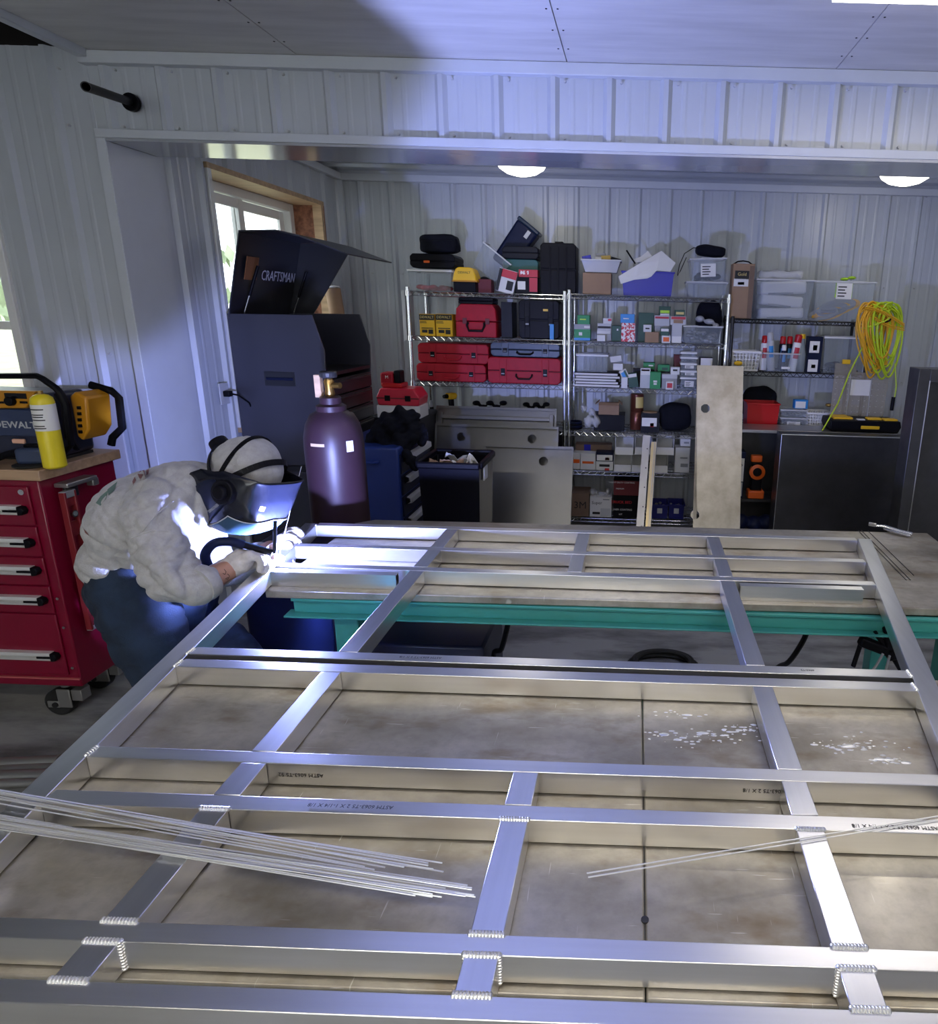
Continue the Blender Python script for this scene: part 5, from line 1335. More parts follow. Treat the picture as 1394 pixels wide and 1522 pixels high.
def tote(lab, u0, u1, v0, v1, y, dep, z=None, m='clear', taper=.86, lidm=None, fill=None, fillh=.5, rz=0, roll=0, lbl=None, name='tote', cat='storage bin', grp='clear storage bins', rim=True):
    t, w, h = base(name, lab, cat, u0, u1, v0, v1, y, dep, z, rz, grp, roll)
    mm = M[m]; d = dep / 2
    def rg(k, zz, ins=0): return [(-w * k + ins, -d * k + ins, zz), (w * k - ins, -d * k + ins, zz), (w * k - ins, d * k - ins, zz), (-w * k + ins, d * k - ins, zz)]
    a, b_ = rg(taper, 0), rg(1, h)
    MB().add(a + b_, [(0, 1, 5, 4), (1, 2, 6, 5), (2, 3, 7, 6), (3, 0, 4, 7), (0, 3, 2, 1)]).build('tub', mm, t, solid=.0025 if m not in ('clear', 'clear2') else 0)
    if rim:
        r_ = MB(); e = .007
        for bx in ((-w - e, w + e, -d - e, -d, h - .008, h + .003), (-w - e, w + e, d, d + e, h - .008, h + .003), (-w - e, -w, -d, d, h - .008, h + .003), (w, w + e, -d, d, h - .008, h + .003)): r_.bb(*bx)
        r_.build('rim', M[lidm] if lidm else (M['bag'] if m in ('clear', 'clear2') else mm), t, bevel=.002)
    if lidm: MB().bb(-w - .006, w + .006, -d - .006, d + .006, h + .003, h + .010).build('lid', M[lidm] if lidm != 'white' else M['bag'], t, bevel=.003)
    if fill:
        random.seed(hash(lab) % 1000 if False else sum(map(ord, lab)))
        f = MB(); sz = min(w, h * .8, d)
        for k in range(22):
            s = random.uniform(.16, .30) * sz; zz = random.uniform(0, fillh) * h; q = taper + (1 - taper) * zz / h
            x = random.uniform(-1, 1) * (w * q - s * 1.35 - .006); yy = random.uniform(-1, 1) * (d * q - s * 1.1 - .006)
            f.ell((x, yy, max(zz - s * .4, s * .7 + .004)), (s * random.uniform(.9, 1.3), s, s * random.uniform(.55, .7)), 10, 6)
        q = remesh(f, 'contents', M[fill], t, max(.004, sz * .06), 1); q['kind'] = 'stuff'
    if lbl:
        x, zz, a_, b2, c = lbl
        dd = d * (taper + (1 - taper) * zz) + .003
        MB().bb((x - a_) * w, (x + a_) * w, -dd - .001, -dd, (zz - b2) * h, (zz + b2) * h).build('label', M[c], t)
        for k in range(4): MB().bb((x - a_ * .8) * w, (x + a_ * (.1 + .2 * (k % 2))) * w, -dd - .0018, -dd - .001, (zz - b2 * .7 + k * b2 * .38) * h, (zz - b2 * .55 + k * b2 * .38) * h).build('print_line', M['ink'], t)
    return t, w, h
def softbox(name, lab, cat, u0, u1, v0, v1, y, dep, m, z=None, roll=0, rz=0, rd=.3, wob=.004):
    t, w, h = base(name, lab, cat, u0, u1, v0, v1, y, dep, z, rz, None, roll)
    b = MB()
    def fn(u, v):
        a = 2 * PI * u; c, s = math.cos(a), math.sin(a); p = 2 / 5.0
        e = PI * (v - .5); cz, sz_ = math.cos(e), math.sin(e)
        x = w * abs(c) ** p * (1 if c > 0 else -1) * abs(cz) ** (rd); yy = dep / 2 * abs(s) ** p * (1 if s > 0 else -1) * abs(cz) ** rd; zz = h / 2 + h / 2 * abs(sz_) ** .5 * (1 if sz_ > 0 else -1)
        k = wob * math.sin(40 * x + 3 * zz / h) * math.sin(37 * zz + 21 * yy)
        return (x + k, yy + k, max(zz + k * (sz_ > -.6), 0))
    b.grid(fn, 40, 17, True)
    b.build('body', M[m], t, smooth=True)
    return t, w, h
def lumps(name, lab, cat, pts, m, vox=.006, o=None, disp=None, sm=3):
    """soft heap: balls (u, v, Y, r) or (u, v, Y, rx, ry, rz)"""
    b = MB(); ps = [(at(q[0], q[1], Y=q[2]), q[3:]) for q in pts]
    O = Vector((sum(p.x for p, _ in ps) / len(ps), sum(p.y for p, _ in ps) / len(ps), min(p.z - r[-1] for p, r in ps)))
    for p, r in ps: b.ell(p - O, r if len(r) == 3 else r[0], 12, 8)
    ob = remesh(b, name, M[m], None, vox, sm, disp); ob.location = O
    return tag(ob, lab, cat)

# ================= first unit, top
Z = U1[5]
tote('clear tote with a white rim at the left end of the top shelf', 607, 671, 402, 431, 5.06, .30, Z, taper=.93, lidm='white', fill='redcard', fillh=.4)
zt1 = at(640, 402, Y=5.06).z + .014
case('black case with an orange and white tag on the clear tote', 609, 676, 377, 403, 5.07, .26, 'black', zt1, tagm=(-.25, .35, 'orange'), handle=False, latches=0)
zt2 = at(640, 377, Y=5.07).z + .006
t, w, h = softbox('tool_bag', 'soft black tool bag on top of the leftmost stack', 'bag', 621, 677, 347, 377, 5.08, .2, 'jacket', zt2, roll=R(-2))
MB().tube([(w * .7, -.05, h * .95), (w * 1.0, -.06, h * .7), (w * 1.12, -.05, h * .3), (w * 1.1, -.04, .01)], .012, 8, ry=.006).build('strap', M['jacket'], t, smooth=True)
MB().bb(-w * .8, w * .8, -.103, -.098, h * .62, h * .66).build('zip', M['black'], t)
# yellow-domed case
t, w, h = base('bit_case', 'small case with a rounded yellow lid and black base', 'tool case', 672, 708, 397, 431, 5.04, .16, Z)
MB().bb(-w * .93, w * .93, -.08, .08, 0, h * .42).build('base', M['black'], t, bevel=.006)
MB().prism([(-w, h * .44), (w, h * .44), (w * .9, h * .7), (w * .72, h * .92), (w * .5, h), (-w * .5, h), (-w * .72, h * .92), (-w * .9, h * .7)], -.08, .08).build('lid', M['yellow'], t, bevel=.008)
MB().bb(-w * 1.04, w * 1.04, -.085, .085, h * .41, h * .46).build('lid_edge', M['amber'], t); text('lettering', 'DEWALT', h * .13, M['ink'], t, (0, -.081, h * .78), ext=.0002)
tote('grey clear tote tipped on its side against the stack', 693, 742, 368, 406, 5.12, .22, None, taper=.8, roll=R(37), fill=None, lidm=None)
t, w, h = base('storage_bin', 'dark navy lidded bin propped at a steep angle, highest thing on the shelves', 'storage bin', 720, 757, 318, 400, 5.24, .18, None, 0, None, R(37))
t.location.x += .02; t.location.z += .03
MB().box((0, 0, h * .45), (2 * w, .16, h * .9), taper=.9).build('tub', M['navy'], t, bevel=.02, seg=3); MB().bb(-w * 1.04, w * 1.04, -.085, .085, h * .88, h * .96).build('lid', mat('navy_teal', (.006, .02, .05), .3), t, bevel=.01)
MB().bb(.2 * w, .5 * w, -.092, -.085, h * .7, h * .85).build('emblem', M['lgrey'], t)
case('dark grey hard case above the teal case', 746, 800, 366, 385, 5.15, .24, 'dark', None, handle=False, latches=0)
case('teal-green hard case under the dark grey one', 748, 800, 385, 433, 5.16, .24, 'teal', Z, handle=False, latches=0)
carton('small red carton on top of the black and red one', 771, 799, 401, 412, 5.055, .09, 'redcard', at(785, 413, Y=5.055).z, lbl=((-.4, .6, .45, .25, 'pink'),))
carton('black and red carton with a white label beside the tall black case', 766, 799, 412, 432, 5.05, .10, 'black', Z, lbl=((-.45, .5, .35, .25, 'paper'), (.62, .55, .36, .42, 'redcard')))
carton('red and white carton tilted on the front edge of the top shelf', 735, 762, 400, 434, 5.035, .07, 'whitebox', Z + .004, roll=R(14), lbl=((.15, .82, .85, .17, 'redcard'), (-.82, .5, .17, .48, 'ink'), (.45, .35, .35, .2, 'ink')))
t, w, h = case('tall black hard case standing upright at the end of the top shelf', 803, 856, 361, 434, 5.05, .22, 'black', Z, handle=False, latches=0)
for s in (-.45, 0, .45): MB().bb(s * w - .006, s * w + .006, -.115, -.108, .03, h - .03).build('rib', M['black'], t, bevel=.002)
MB().bb(-.03, .03, -.06, .06, h, h + .014).build('top_handle', M['black'], t, bevel=.005)
lumps('dark_bag', 'black bag slumped behind the yellow-domed case', 'bag', [(700, 415, 5.22, .06, .07, .05), (720, 420, 5.22, .05, .06, .045)], 'black', .008)
carton('dark red carton lying behind the yellow-domed case', 707, 730, 415, 432, 5.12, .1, 'maroon', Z)
# ================= first unit, second shelf
Z = U1[4]
for k, (a, b_) in enumerate(((623.5, 646), (648, 672))):
    t, w, h = carton(('left', 'right')[k] + ' one of two yellow and black power tool cartons', a, b_, 467, 498, 5.045, .12, 'yellow', Z, grp='two yellow cartons', lbl=((0, .86, .99, .125, 'ink'), (-.35, .22, .35, .07, 'ink'), (.45, .2, .3, .1, 'ink'), (0, .36, .75, .02, 'ink'), (-.5, .66, .4, .012, 'ink'), (-.5, .6, .45, .012, 'ink')))
    text('lettering', 'DEWALT', h * .17, M['goldink'], t, (0, -.0632, h * .86), ext=.0002, sx=.95)
t, w, h = base('tool_box', 'red tool box with sloping lid and black handle', 'tool box', 677, 738, 452, 499, 5.05, .24, Z)
MB().prism([(-w, 0), (w * .97, 0), (w * .97, h * .47), (-w, h * .47)], -.12, .12).build('body', M['red'], t, bevel=.006)
MB().prism([(-w * 1.02, h * .49), (w, h * .49), (w * .94, h * .86), (w * .8, h), (-w * .72, h), (-w * .95, h * .86)], -.12, .12).build('lid', M['red'], t, bevel=.006)
MB().tube([(-.06, -.121, h * .44), (-.066, -.14, h * .36), (-.05, -.15, h * .2), (.05, -.15, h * .2), (.066, -.14, h * .36), (.06, -.121, h * .44)], .009, 8).build('handle', M['black'], t, smooth=True)
for s in (-.55, .55): MB().bb(s * w - .016, s * w + .016, -.128, -.12, h * .4, h * .58).build('latch', M['maroon'], t, bevel=.002)
case('black flat case lying on the red tool box', 681, 733, 442, 453, 5.08, .18, 'black', at(707, 453.5, Y=5.08).z, handle=False, latches=0)
carton('dark slim case standing upright beside the red tool box', 745, 761, 449, 499, 5.07, .2, 'dark', Z, name='upright_case', cat='tool case')
case('large black case with a yellow tag on the second shelf', 771, 831, 446, 499, 5.07, .24, 'black', Z, tagm=(.35, .72, 'yellow'), handle=False, latches=2)
carton('slim bright blue carton in front of the large black case', 817, 823, 482, 499, 5.035, .03, 'cyan', Z)
# ================= first unit, third shelf
Z = U1[3]
t1, w, h = case('lower left flat red case with twin latches on the third shelf', 619, 722, 541, 568, 5.06, .28, 'red', Z, handle=True, hm='red')
case('upper left flat red case stacked on another red case', 621, 726, 511, 541, 5.065, .28, 'red', Z + EPS + h, handle=True, hm='red')
t1, w, h = case('lower right flat red case with a black carry handle', 725, 833, 532, 569, 5.05, .28, 'red', Z)
case('flat dark blue case with red latches on top of a red case', 729, 832, 509, 532, 5.07, .26, mat('slate_blue_case', (.02, .04, .075), .4), Z + EPS + h)
# ================= first unit, fourth shelf: hand tools
Z = U1[2]
def drill(lab, u, v0, v1, y, c, rz=0):
    x0, x1, zb, zt = span(u - 8, u + 9, v0, v1, y)
    t = thing('cordless_drill', lab, 'drill', ((x0 + x1) / 2, y, Z + EPS), rz)
    h = zt - Z - EPS
    MB().bb(-.035, .04, -.03, .03, 0, .04).build('battery', M['black'], t, bevel=.005)
    MB().prism([(-.012, .04), (.02, .04), (.014, h - .04), (-.022, h - .04)], -.016, .016).build('grip', M['black'], t, bevel=.005)
    MB().prism([(-.045, h - .045), (.03, h - .05), (.045, h - .02), (.03, h), (-.04, h)], -.025, .025).build('motor_housing', M[c], t, bevel=.006)
    MB().cyl((-.045, 0, h - .022), (-.08, 0, h - .022), .018, .014, n=14).build('chuck', M['black'], t, smooth=True)
drill('yellow and black cordless drill above the leaning panels', 671, 584, 634, 5.16, 'yellow', R(60))
drill('orange-brown drill at the left end of the fourth shelf', 626, 600, 634, 5.08, 'amber', R(20))
t = thing('grease_gun', 'grey hand tool standing beside the orange-brown drill', 'hand tool', (at(643, 620, Y=5.1).x, 5.1, Z + EPS))
MB().cyl((0, 0, 0), (-.01, .02, .14), .016, n=12).build('barrel', M['dark'], t, smooth=True); MB().cyl((-.01, .02, .14), (-.015, .02, .19), .02, .012, n=12).build('head', M['grey'], t, smooth=True)
for k, (u0, u1, v0, rr) in enumerate(((708, 748, 599, .02), (782, 812, 601, .018))):
    lumps('pliers_heap', ('left', 'right')[k] + ' heap of dark hand tools on the fourth shelf behind the panels', 'hand tools', [(u0 + (u1 - u0) * q / 4, v0 + 6 * (q % 2), 5.15, rr * 1.6, .04, rr) for q in range(5)], 'black', .007)
for k, (u0, u1) in enumerate(((612, 700), (745, 830))):
    case(('left', 'right')[k] + ' black case low on the first unit behind the panels', u0, u1, 648, 690, 5.08, .28, 'black', U1[1], handle=False)
# ================= second unit, top
Z = U2[5]
carton('plain brown cardboard box on the second unit', 866, 908, 406, 436, 5.05, .2, 'cardboard', Z, grp=None)
tt, w, h = tote('plastic-wrapped tray of small packets on the brown box', 864, 922, 386, 405, 5.06, .2, at(888, 406, Y=5.05).z + .004, m='bag', taper=.8, grp=None)
for k, (u0, u1, v0, v1, c, l) in enumerate(((867, 880, 380, 392, 'bluebin', 'dark blue'), (884, 893, 382, 390, 'paper', 'white'), (894, 908, 380, 392, 'strap', 'tan'), (905, 920, 383, 396, 'dark', 'dark grey'), (886, 900, 377, 384, 'grey', 'grey'))):
    carton(l + ' packet on the plastic-wrapped tray', u0, u1, v0, v1, 5.09 + .02 * k, .05, c, None, roll=R((-12, 5, -6, 14, -4)[k]), grp='packets on the tray')
t, w, h = tote('bright blue open bin with white cloth over its edge', 924, 1001, 404, 440, 5.06, .28, Z, m='bluebin', taper=.92, grp=None)
o = MB()
def sheet(pts, n=1):
    o.add([tuple(at(u, v, Y=y)) for u, v, y in pts], [tuple(range(len(pts)))])
sheet([(919, 411, 5.03), (950, 392, 5.05), (983, 373, 5.10), (979, 388, 5.07), (976, 402, 5.045), (968, 411, 5.035), (945, 412, 5.03)])
sheet([(945, 412, 5.03), (968, 411, 5.035), (962, 414, 5.03), (942, 416, 5.028), (923, 422, 5.025), (919, 411, 5.03)])
sheet([(983, 373, 5.10), (1004, 391, 5.09), (996, 404, 5.06), (976, 402, 5.045), (979, 388, 5.07)])
sheet([(940, 386, 5.20), (952, 382, 5.2), (963, 373, 5.22), (969, 381, 5.18), (955, 389, 5.16), (944, 390, 5.17)])
O = at(960, 400, Y=5.15); O = Vector((O.x, O.y, O.z)); o.v = [tuple(Vector(q) - O) for q in o.v]
ob = o.build('white_cloth', M['paper'], None, solid=.004); ob.location = O; tag(ob, 'stiff white sheet folded over the bright blue bin', 'cloth')
o = MB().cyl((0, 0, 0), at(931, 372, Y=5.16) - at(944, 392, Y=5.16), .006, n=8).build('black_stick', M['black'], None); o.location = at(944, 392, Y=5.16); tag(o, 'short black stick poking out of the bright blue bin', 'stick')
t1, w, h = tote('lower clear tote at the right end of the middle unit', 1021, 1081, 419, 442, 5.06, .26, Z, taper=.86)
t2, w2, h2 = tote('upper clear tote with a white and red label', 1027, 1080, 384, 418, 5.065, .24, Z + EPS + h + .004, taper=.88, fill='dark', fillh=.4, lbl=(-.0, .48, .42, .3, 'paper'), roll=R(-3))
t, w, h = softbox('black_pouch', 'black cloth pouch with a strap hanging off the clear totes', 'pouch', 1034, 1079, 363, 386, 5.1, .15, 'jacket', Z + EPS * 2 + .012 + at(1050, 419, Y=5.06).z - Z + h2, rd=.9, roll=R(4))
MB().tube([(-w * .5, -.06, h * .6), (-w * 1.2, -.085, h * .55), (-w * 1.75, -.09, h * .0), (-w * 2.0, -.09, -h), (-w * 2.05, -.09, -h * 1.9), (-w * 1.9, -.09, -h * 1.5), (-w * 1.6, -.09, -h * .3)], .006, 8, ry=.003).build('strap', M['jacket'], t, smooth=True)
# ================= second unit, second shelf (x, y of the enlarged crop -> photograph)
def zm(x0, x1, y0, y1): return 820 + x0 / 4.979, 820 + x1 / 4.979, 330 + y0 / 4.979, 330 + y1 / 4.979
def stack(items, y, Z):
    """cartons piled from the bottom up; each entry is (label, crop rect, depth, material, kwargs)"""
    z = Z
    for lab, rc, dep, m, kw in items:
        u0, u1, v0, v1 = zm(*rc)
        t, w, h = carton(lab, u0, u1, v0, v1, y, dep, m, z, **kw); z = z + EPS * .3 + h
        z -= EPS * .3
Z = U2[4]
G = 'cartons on the second shelf of the middle unit'
stack([('green and blue carton at the bottom left of the small-parts shelf', (165, 285, 795, 870), .1, 'greenbox', dict(grp=G, lbl=((0, .12, .98, .12, 'cyan'), (-.2, .6, .2, .14, 'paper')))),
       ('grey flat carton between two green ones', (165, 285, 757, 795), .1, 'grey', dict(grp=G, lbl=((.6, .5, .35, .2, 'paper'),))),
       ('bright green carton on top at the left of the small-parts shelf', (190, 280, 690, 757), .09, 'greenbox', dict(grp=G, lbl=((-.1, .55, .5, .06, 'lime'),)))], 5.05, Z)
stack([('white label carton at the foot of the grey pile', (335, 395, 838, 880), .06, 'whitebox', dict(grp=G))], 5.03, Z)
stack([('dark grey carton in the second pile, lowest', (335, 440, 828, 872), .1, 'grey', dict(grp=G)), ('white flat carton in the second pile', (335, 436, 806, 828), .1, 'whitebox', dict(grp=G)),
       ('grey carton in the second pile, upper', (338, 440, 752, 806), .1, 'lgrey', dict(grp=G, lbl=((0, .5, .95, .15, 'ink'),))), ('small white and red carton topping the second pile', (380, 445, 712, 752), .07, 'whitebox', dict(grp=G, lbl=((.5, .7, .4, .2, 'redcard'),)))], 5.08, Z)
stack([('dark green carton with a white dot', (445, 520, 768, 872), .09, 'dgreen', dict(grp=G, lbl=((.1, .75, .15, .06, 'paper'),)))], 5.07, Z)
stack([('red and white patterned carton at the shelf edge', (515, 617, 748, 878), .09, 'pink', dict(grp=G)), ('sky blue carton on the patterned one', (508, 612, 682, 748), .09, 'cyan', dict(grp=G, lbl=((-.2, .5, .4, .06, 'paper'),)))], 5.04, Z)
stack([('large dark green carton in the middle of the small-parts shelf', (640, 752, 672, 872), .12, 'dgreen', dict(grp=G))], 5.10, Z)
stack([('brown carton lying at the front', (690, 792, 815, 872), .07, 'cardboard', dict(grp=G)), ('small white carton on the brown one', (678, 738, 762, 815), .06, 'whitebox', dict(grp=G, lbl=((0, .5, .5, .1, 'ink'),)))], 5.04, Z)
stack([('grey packet carton, lower of the hanging packets', (760, 868, 770, 872), .07, 'grey', dict(grp=G)), ('grey and white packet carton under the lime one', (758, 872, 692, 770), .08, 'lgrey', dict(grp=G, lbl=((0, .8, .9, .1, 'redcard'),))), ('lime green carton high on the small-parts shelf', (795, 880, 625, 690), .08, 'dgreen', dict(grp=G, lbl=((0, .4, .8, .18, 'lime'), (0, .15, .8, .12, 'paper'))))], 5.11, Z)
stack([('orange and white carton at the shelf edge', (815, 878, 842, 885), .06, 'whitebox', dict(grp=G, lbl=((0, .5, .7, .3, 'orange'),))), ('white and green flat carton over the orange one', (805, 868, 785, 842), .06, 'dgreen', dict(grp=G, lbl=((0, .75, .9, .18, 'paper'),)))], 5.035, Z)
stack([('white and grey parts packet standing upright', (888, 962, 762, 878), .05, 'lgrey', dict(grp=G, lbl=((0, .2, .9, .18, 'paper'),))), ('tan packet with red print above the upright one', (878, 995, 698, 762), .06, 'lgrey', dict(grp=G, lbl=((0, .8, .9, .15, 'redcard'), (0, .4, .6, .2, 'cardboard')))), ('olive packet at the top right', (912, 985, 652, 698), .06, 'dgreen', dict(grp=G, lbl=((0, .5, .8, .2, 'goldink'),)))], 5.06, Z)
u0, u1, v0, v1 = zm(975, 1262, 772, 882)
tote('clear tote full of metal fittings at the right end', u0, u1, v0, v1, 5.05, .2, Z, taper=.9, fill='fit', fillh=.75, grp=None)
lumps('parts_bag', 'clear bag of parts heaped in the tote of fittings', 'bag', [(1040, 474, 5.14, .035, .05, .025), (1054, 478, 5.14, .04, .05, .022), (1064, 484, 5.12, .025, .04, .02)], 'bag', .006)
softbox('dark_parts_bag', 'black bag of parts behind the tote of fittings', 'bag', 1036, 1074, 446, 480, 5.24, .12, 'jacket', U2[4], rd=.8)
# ================= second unit, third shelf
Z = U2[3]; G = 'cartons on the third shelf of the middle unit'
z = Z
for k in range(5):
    u0, u1, v0, v1 = zm(165 + 4 * (k % 2), 505 - 12 * (k % 3), 1082 + 22 * (4 - k), 1104 + 22 * (4 - k))
    x0, x1, zb, zt = span(u0, u1, v0, v1, 5.05)
    t = thing('binder', ('lowest', 'second lowest', 'middle', 'second highest', 'highest')[k] + ' dark binder in the stack under the compartment box', 'binder', ((x0 + x1) / 2, 5.16, z + EPS), R((0, 1.5, -1, 2, 0)[k]), 'stack of binders')
    h = .021; w = (x1 - x0) / 2
    MB().bb(-w, w, -.11, .11, 0, .0025).build('cover', M['black'], t); MB().bb(-w, w, -.11, .11, h - .0025, h).build('cover', M['black'], t); MB().bb(-w + .006, w - .006, -.106, .105, .0026, h - .0026).build('pages', M['paper'], t)
    z += h + .0006
u0, u1, v0, v1 = zm(185, 412, 985, 1080)
t, w, h = tote('clear compartment box on the stack of binders', u0, u1, v0, v1, 5.07, .18, z + .004, taper=.98, lidm='white', grp=None)
for k in range(1, 5): MB().bb(-w + 2 * w * k / 5 - .001, -w + 2 * w * k / 5 + .001, -.085, .085, .004, h * .8).build('divider', M['bag'], t)
stack([('small white carton under the tilted one', (455, 526, 1048, 1100), .07, 'whitebox', dict(grp=G))], 5.07, at(917, 551, Y=5.07).z)
u0, u1, v0, v1 = zm(436, 520, 992, 1046); carton('tilted white carton beside the compartment box', u0, u1, v0, v1, 5.08, .06, 'whitebox', at(916, 540, Y=5.07).z + .006, roll=R(-10), grp=G)
u0, u1, v0, v1 = zm(528, 580, 1090, 1160); carton('green and white carton leaning right', u0, u1, v0, v1, 5.05, .05, 'paper', at(932, 564, Y=5.05).z, roll=R(-28), grp=G, lbl=((-.3, .5, .5, .3, 'cyan'), (.5, .5, .3, .4, 'dgreen')))
u0, u1, v0, v1 = zm(575, 645, 1120, 1205); carton('dark carton with pale lid leaning left', u0, u1, v0, v1, 5.06, .08, 'dgreen', Z + .005, roll=R(-10), grp=G, lbl=((0, .85, .9, .12, 'paper'),))
stack([('white plastic cup lying by the binders', (515, 560, 1150, 1215), .04, 'whitebox', dict(grp=G))], 5.03, Z)
stack([('grey carton below the green ones', (600, 760, 1090, 1205), .1, 'dark', dict(grp=G)), ('green carton above, left of two', (678, 762, 1042, 1090), .09, 'greenbox', dict(grp=G, lbl=((.3, .6, .4, .1, 'paper'),)))], 5.16, Z)
stack([('white and red bag of screws standing', (655, 730, 1082, 1200), .05, 'lgrey', dict(grp=G, lbl=((0, .82, .95, .15, 'paper'), (0, .9, .8, .04, 'redcard'))))], 5.07, Z)
stack([('green carton with white print on the third shelf', (727, 806, 1112, 1206), .08, 'greenbox', dict(grp=G, lbl=((0, .45, .35, .06, 'paper'), (0, .3, .3, .05, 'paper'))))], 5.045, Z)
stack([('dark carton under the second green one', (775, 872, 1105, 1205), .09, 'dark', dict(grp=G)), ('green carton above, right of two', (785, 872, 1058, 1105), .09, 'greenbox', dict(grp=G, lbl=((.2, .4, .5, .2, 'dgreen'),)))], 5.14, Z)
stack([('pink and white carton at the shelf edge', (845, 900, 1180, 1216), .05, 'whitebox', dict(grp=G, lbl=((0, .5, .7, .3, 'redcard'),)))], 5.03, Z)
stack([('grey carton with a ridged lid', (815, 928, 1128, 1212), .08, 'grey', dict(grp=G, lid='lgrey')), ('white carton with black print on the grey one', (880, 946, 1075, 1128), .06, 'whitebox', dict(grp=G, lbl=((0, .6, .5, .12, 'ink'),)))], 5.06, Z)
z = Z
for k, (y0, y1) in enumerate(((1155, 1215), (1105, 1155), (1050, 1105), (1005, 1050), (968, 1005))):
    u0, u1, v0, v1 = zm(955 - (k == 3) * 0 + k, 1068 + (k % 2) * 4, y0, y1)
    t, w, h = tote(('bottom', 'second', 'third', 'fourth', 'top')[k] + ' clear parts box in the tall pile by the metal panel', u0, u1, v0, v1, 5.05, .1, z, taper=.95, fill=('dgreen', 'dgreen', 'grey', 'fit', None)[k], lidm='white', lbl=(.1, .5, .6, .25, 'paper') if k < 3 else None, grp='pile of clear parts boxes')
    z += h + .011
stack([('white carton right of the clear parts boxes', (1095, 1187, 1005, 1210), .1, 'dark', dict(grp=G, lbl=((0, .85, .95, .14, 'paper'),)))], 5.1, Z)
stack([('dark red carton behind the clear parts boxes', (905, 955, 985, 1080), .1, 'maroon', dict(grp=G))], 5.25, at(1008, 550, Y=5.25).z)
# ================= second unit, fourth shelf
def ym(x0, x1, y0, y1): return 820 + x0 / 4.807, 820 + x1 / 4.807, 560 + y0 / 4.807, 560 + y1 / 4.807
Z = U2[2]; G = None
lumps('grey_sack', 'crumpled grey plastic sack on the fourth shelf', 'sack', [(874, 627, 5.1, .035, .06, .05), (886, 626, 5.1, .035, .06, .05), (880, 612, 5.12, .03, .05, .03), (868, 606, 5.14, .03, .05, .025)], 'bag', .006, disp=lambda c, n: .004 * math.sin(120 * c.x + 90 * c.z))
t = thing('cable_coil', 'flat coil of dark cable at the left of the fourth shelf', 'cable coil', (at(855, 630, Y=5.14).x, 5.14, Z + EPS))
for k in range(4): MB().tube([(.05 * math.cos(2 * PI * i / 24), .06 * math.sin(2 * PI * i / 24), .008 + k * .015) for i in range(24)], .008, 7, closed=True).build('turn', M['navy'] if k % 2 else M['black'], t, smooth=True)
u0, u1, v0, v1 = ym(335, 480, 195, 275); carton('open brown cardboard box on top of dark stuff', u0, u1, v0, v1, 5.12, .12, 'cardboard', None, flaps=True, grp=None)
stack_c = lambda lab, rc, y, dep, m, z, **kw: carton(lab, *ym(*rc), y, dep, m, z, **kw)
stack_c('black crate carrying the open cardboard box', (300, 520, 275, 372), 5.10, .2, 'black', Z, grp=None, name='crate', cat='crate')
t, w, h = base('paint_can_stack', 'tall copper-brown can with a yellow label', 'can', *ym(560, 655, 125, 372), 5.16, .09, Z)
MB().lathe([(w * .95, 0), (w, .004), (w, h * .48), (w * .96, h * .49), (w, h * .5), (w, h - .006), (w * .9, h)], n=24).build('can', mat('copper_can', (.16, .05, .03), .3, .5), t, smooth=True)
MB().grid(lambda u, v: (w * 1.01 * math.sin(-.2 + u * 1.4), -w * 1.01 * math.cos(-.2 + u * 1.4), h * (.62 + .3 * v)), 8, 3).build('label', M['goldink'], t)
stack_c('white labelled box with a red spot on the fourth shelf', (637, 770, 262, 372), 5.06, .12, 'dark', Z, grp=None, lbl=((-.1, .55, .8, .22, 'paper'), (.2, .4, .2, .1, 'redbin')))
t = thing('lid_disc', 'round brown lid lying on the labelled box', 'lid', (at(966, 613, Y=5.1).x, 5.12, at(966, 615, Y=5.1).z + .004)); MB().lathe([(.055, 0), (.058, .004), (.058, .01), (.05, .012)], n=24).build('disc', M['cardboard'], t, smooth=True)
softbox('black_cloth_bag', 'slumped black cloth bag at the right of the fourth shelf', 'bag', 981, 1030, 600, 637, 5.1, .16, 'jacket', Z, rd=1.1, roll=R(-4))
# ================= second unit, fifth shelf: white cartons
Z = U2[1]; G = 'white cartons low on the middle unit'
sc2 = lambda lab, rc, y, dep, m, z=Z, **kw: carton(lab, *ym(*rc), y, dep, m, z, grp=G, **kw)
sc2('white carton with an orange label, leftmost and cut by the panel', (140, 202, 545, 660), 5.06, .1, 'whitebox', lbl=((0, .5, .9, .12, 'orange'),))
sc2('white carton with an orange stripe, second from left', (205, 312, 548, 660), 5.05, .1, 'whitebox', lbl=((0, .45, .75, .07, 'orange'),))
t, w, h = sc2('lower white and red carton of the pair', (315, 438, 606, 662), 5.05, .1, 'whitebox', lbl=((0, .55, .6, .14, 'ink'), (.3, .12, .25, .12, 'redbin')))
sc2('upper white and blue carton of the pair', (316, 440, 542, 606), 5.05, .1, 'navy', Z + h + .001, lbl=((0, .42, .9, .32, 'paper'), (.3, .3, .25, .15, 'redbin')))
carton('brown carton with a blue strap behind the small white ones', *ym(170, 430, 485, 540), 5.16, .1, 'card2', at(880, 672, Y=5.16).z, grp=None, lbl=((-.35, .5, .18, .5, 'bluebin'),))
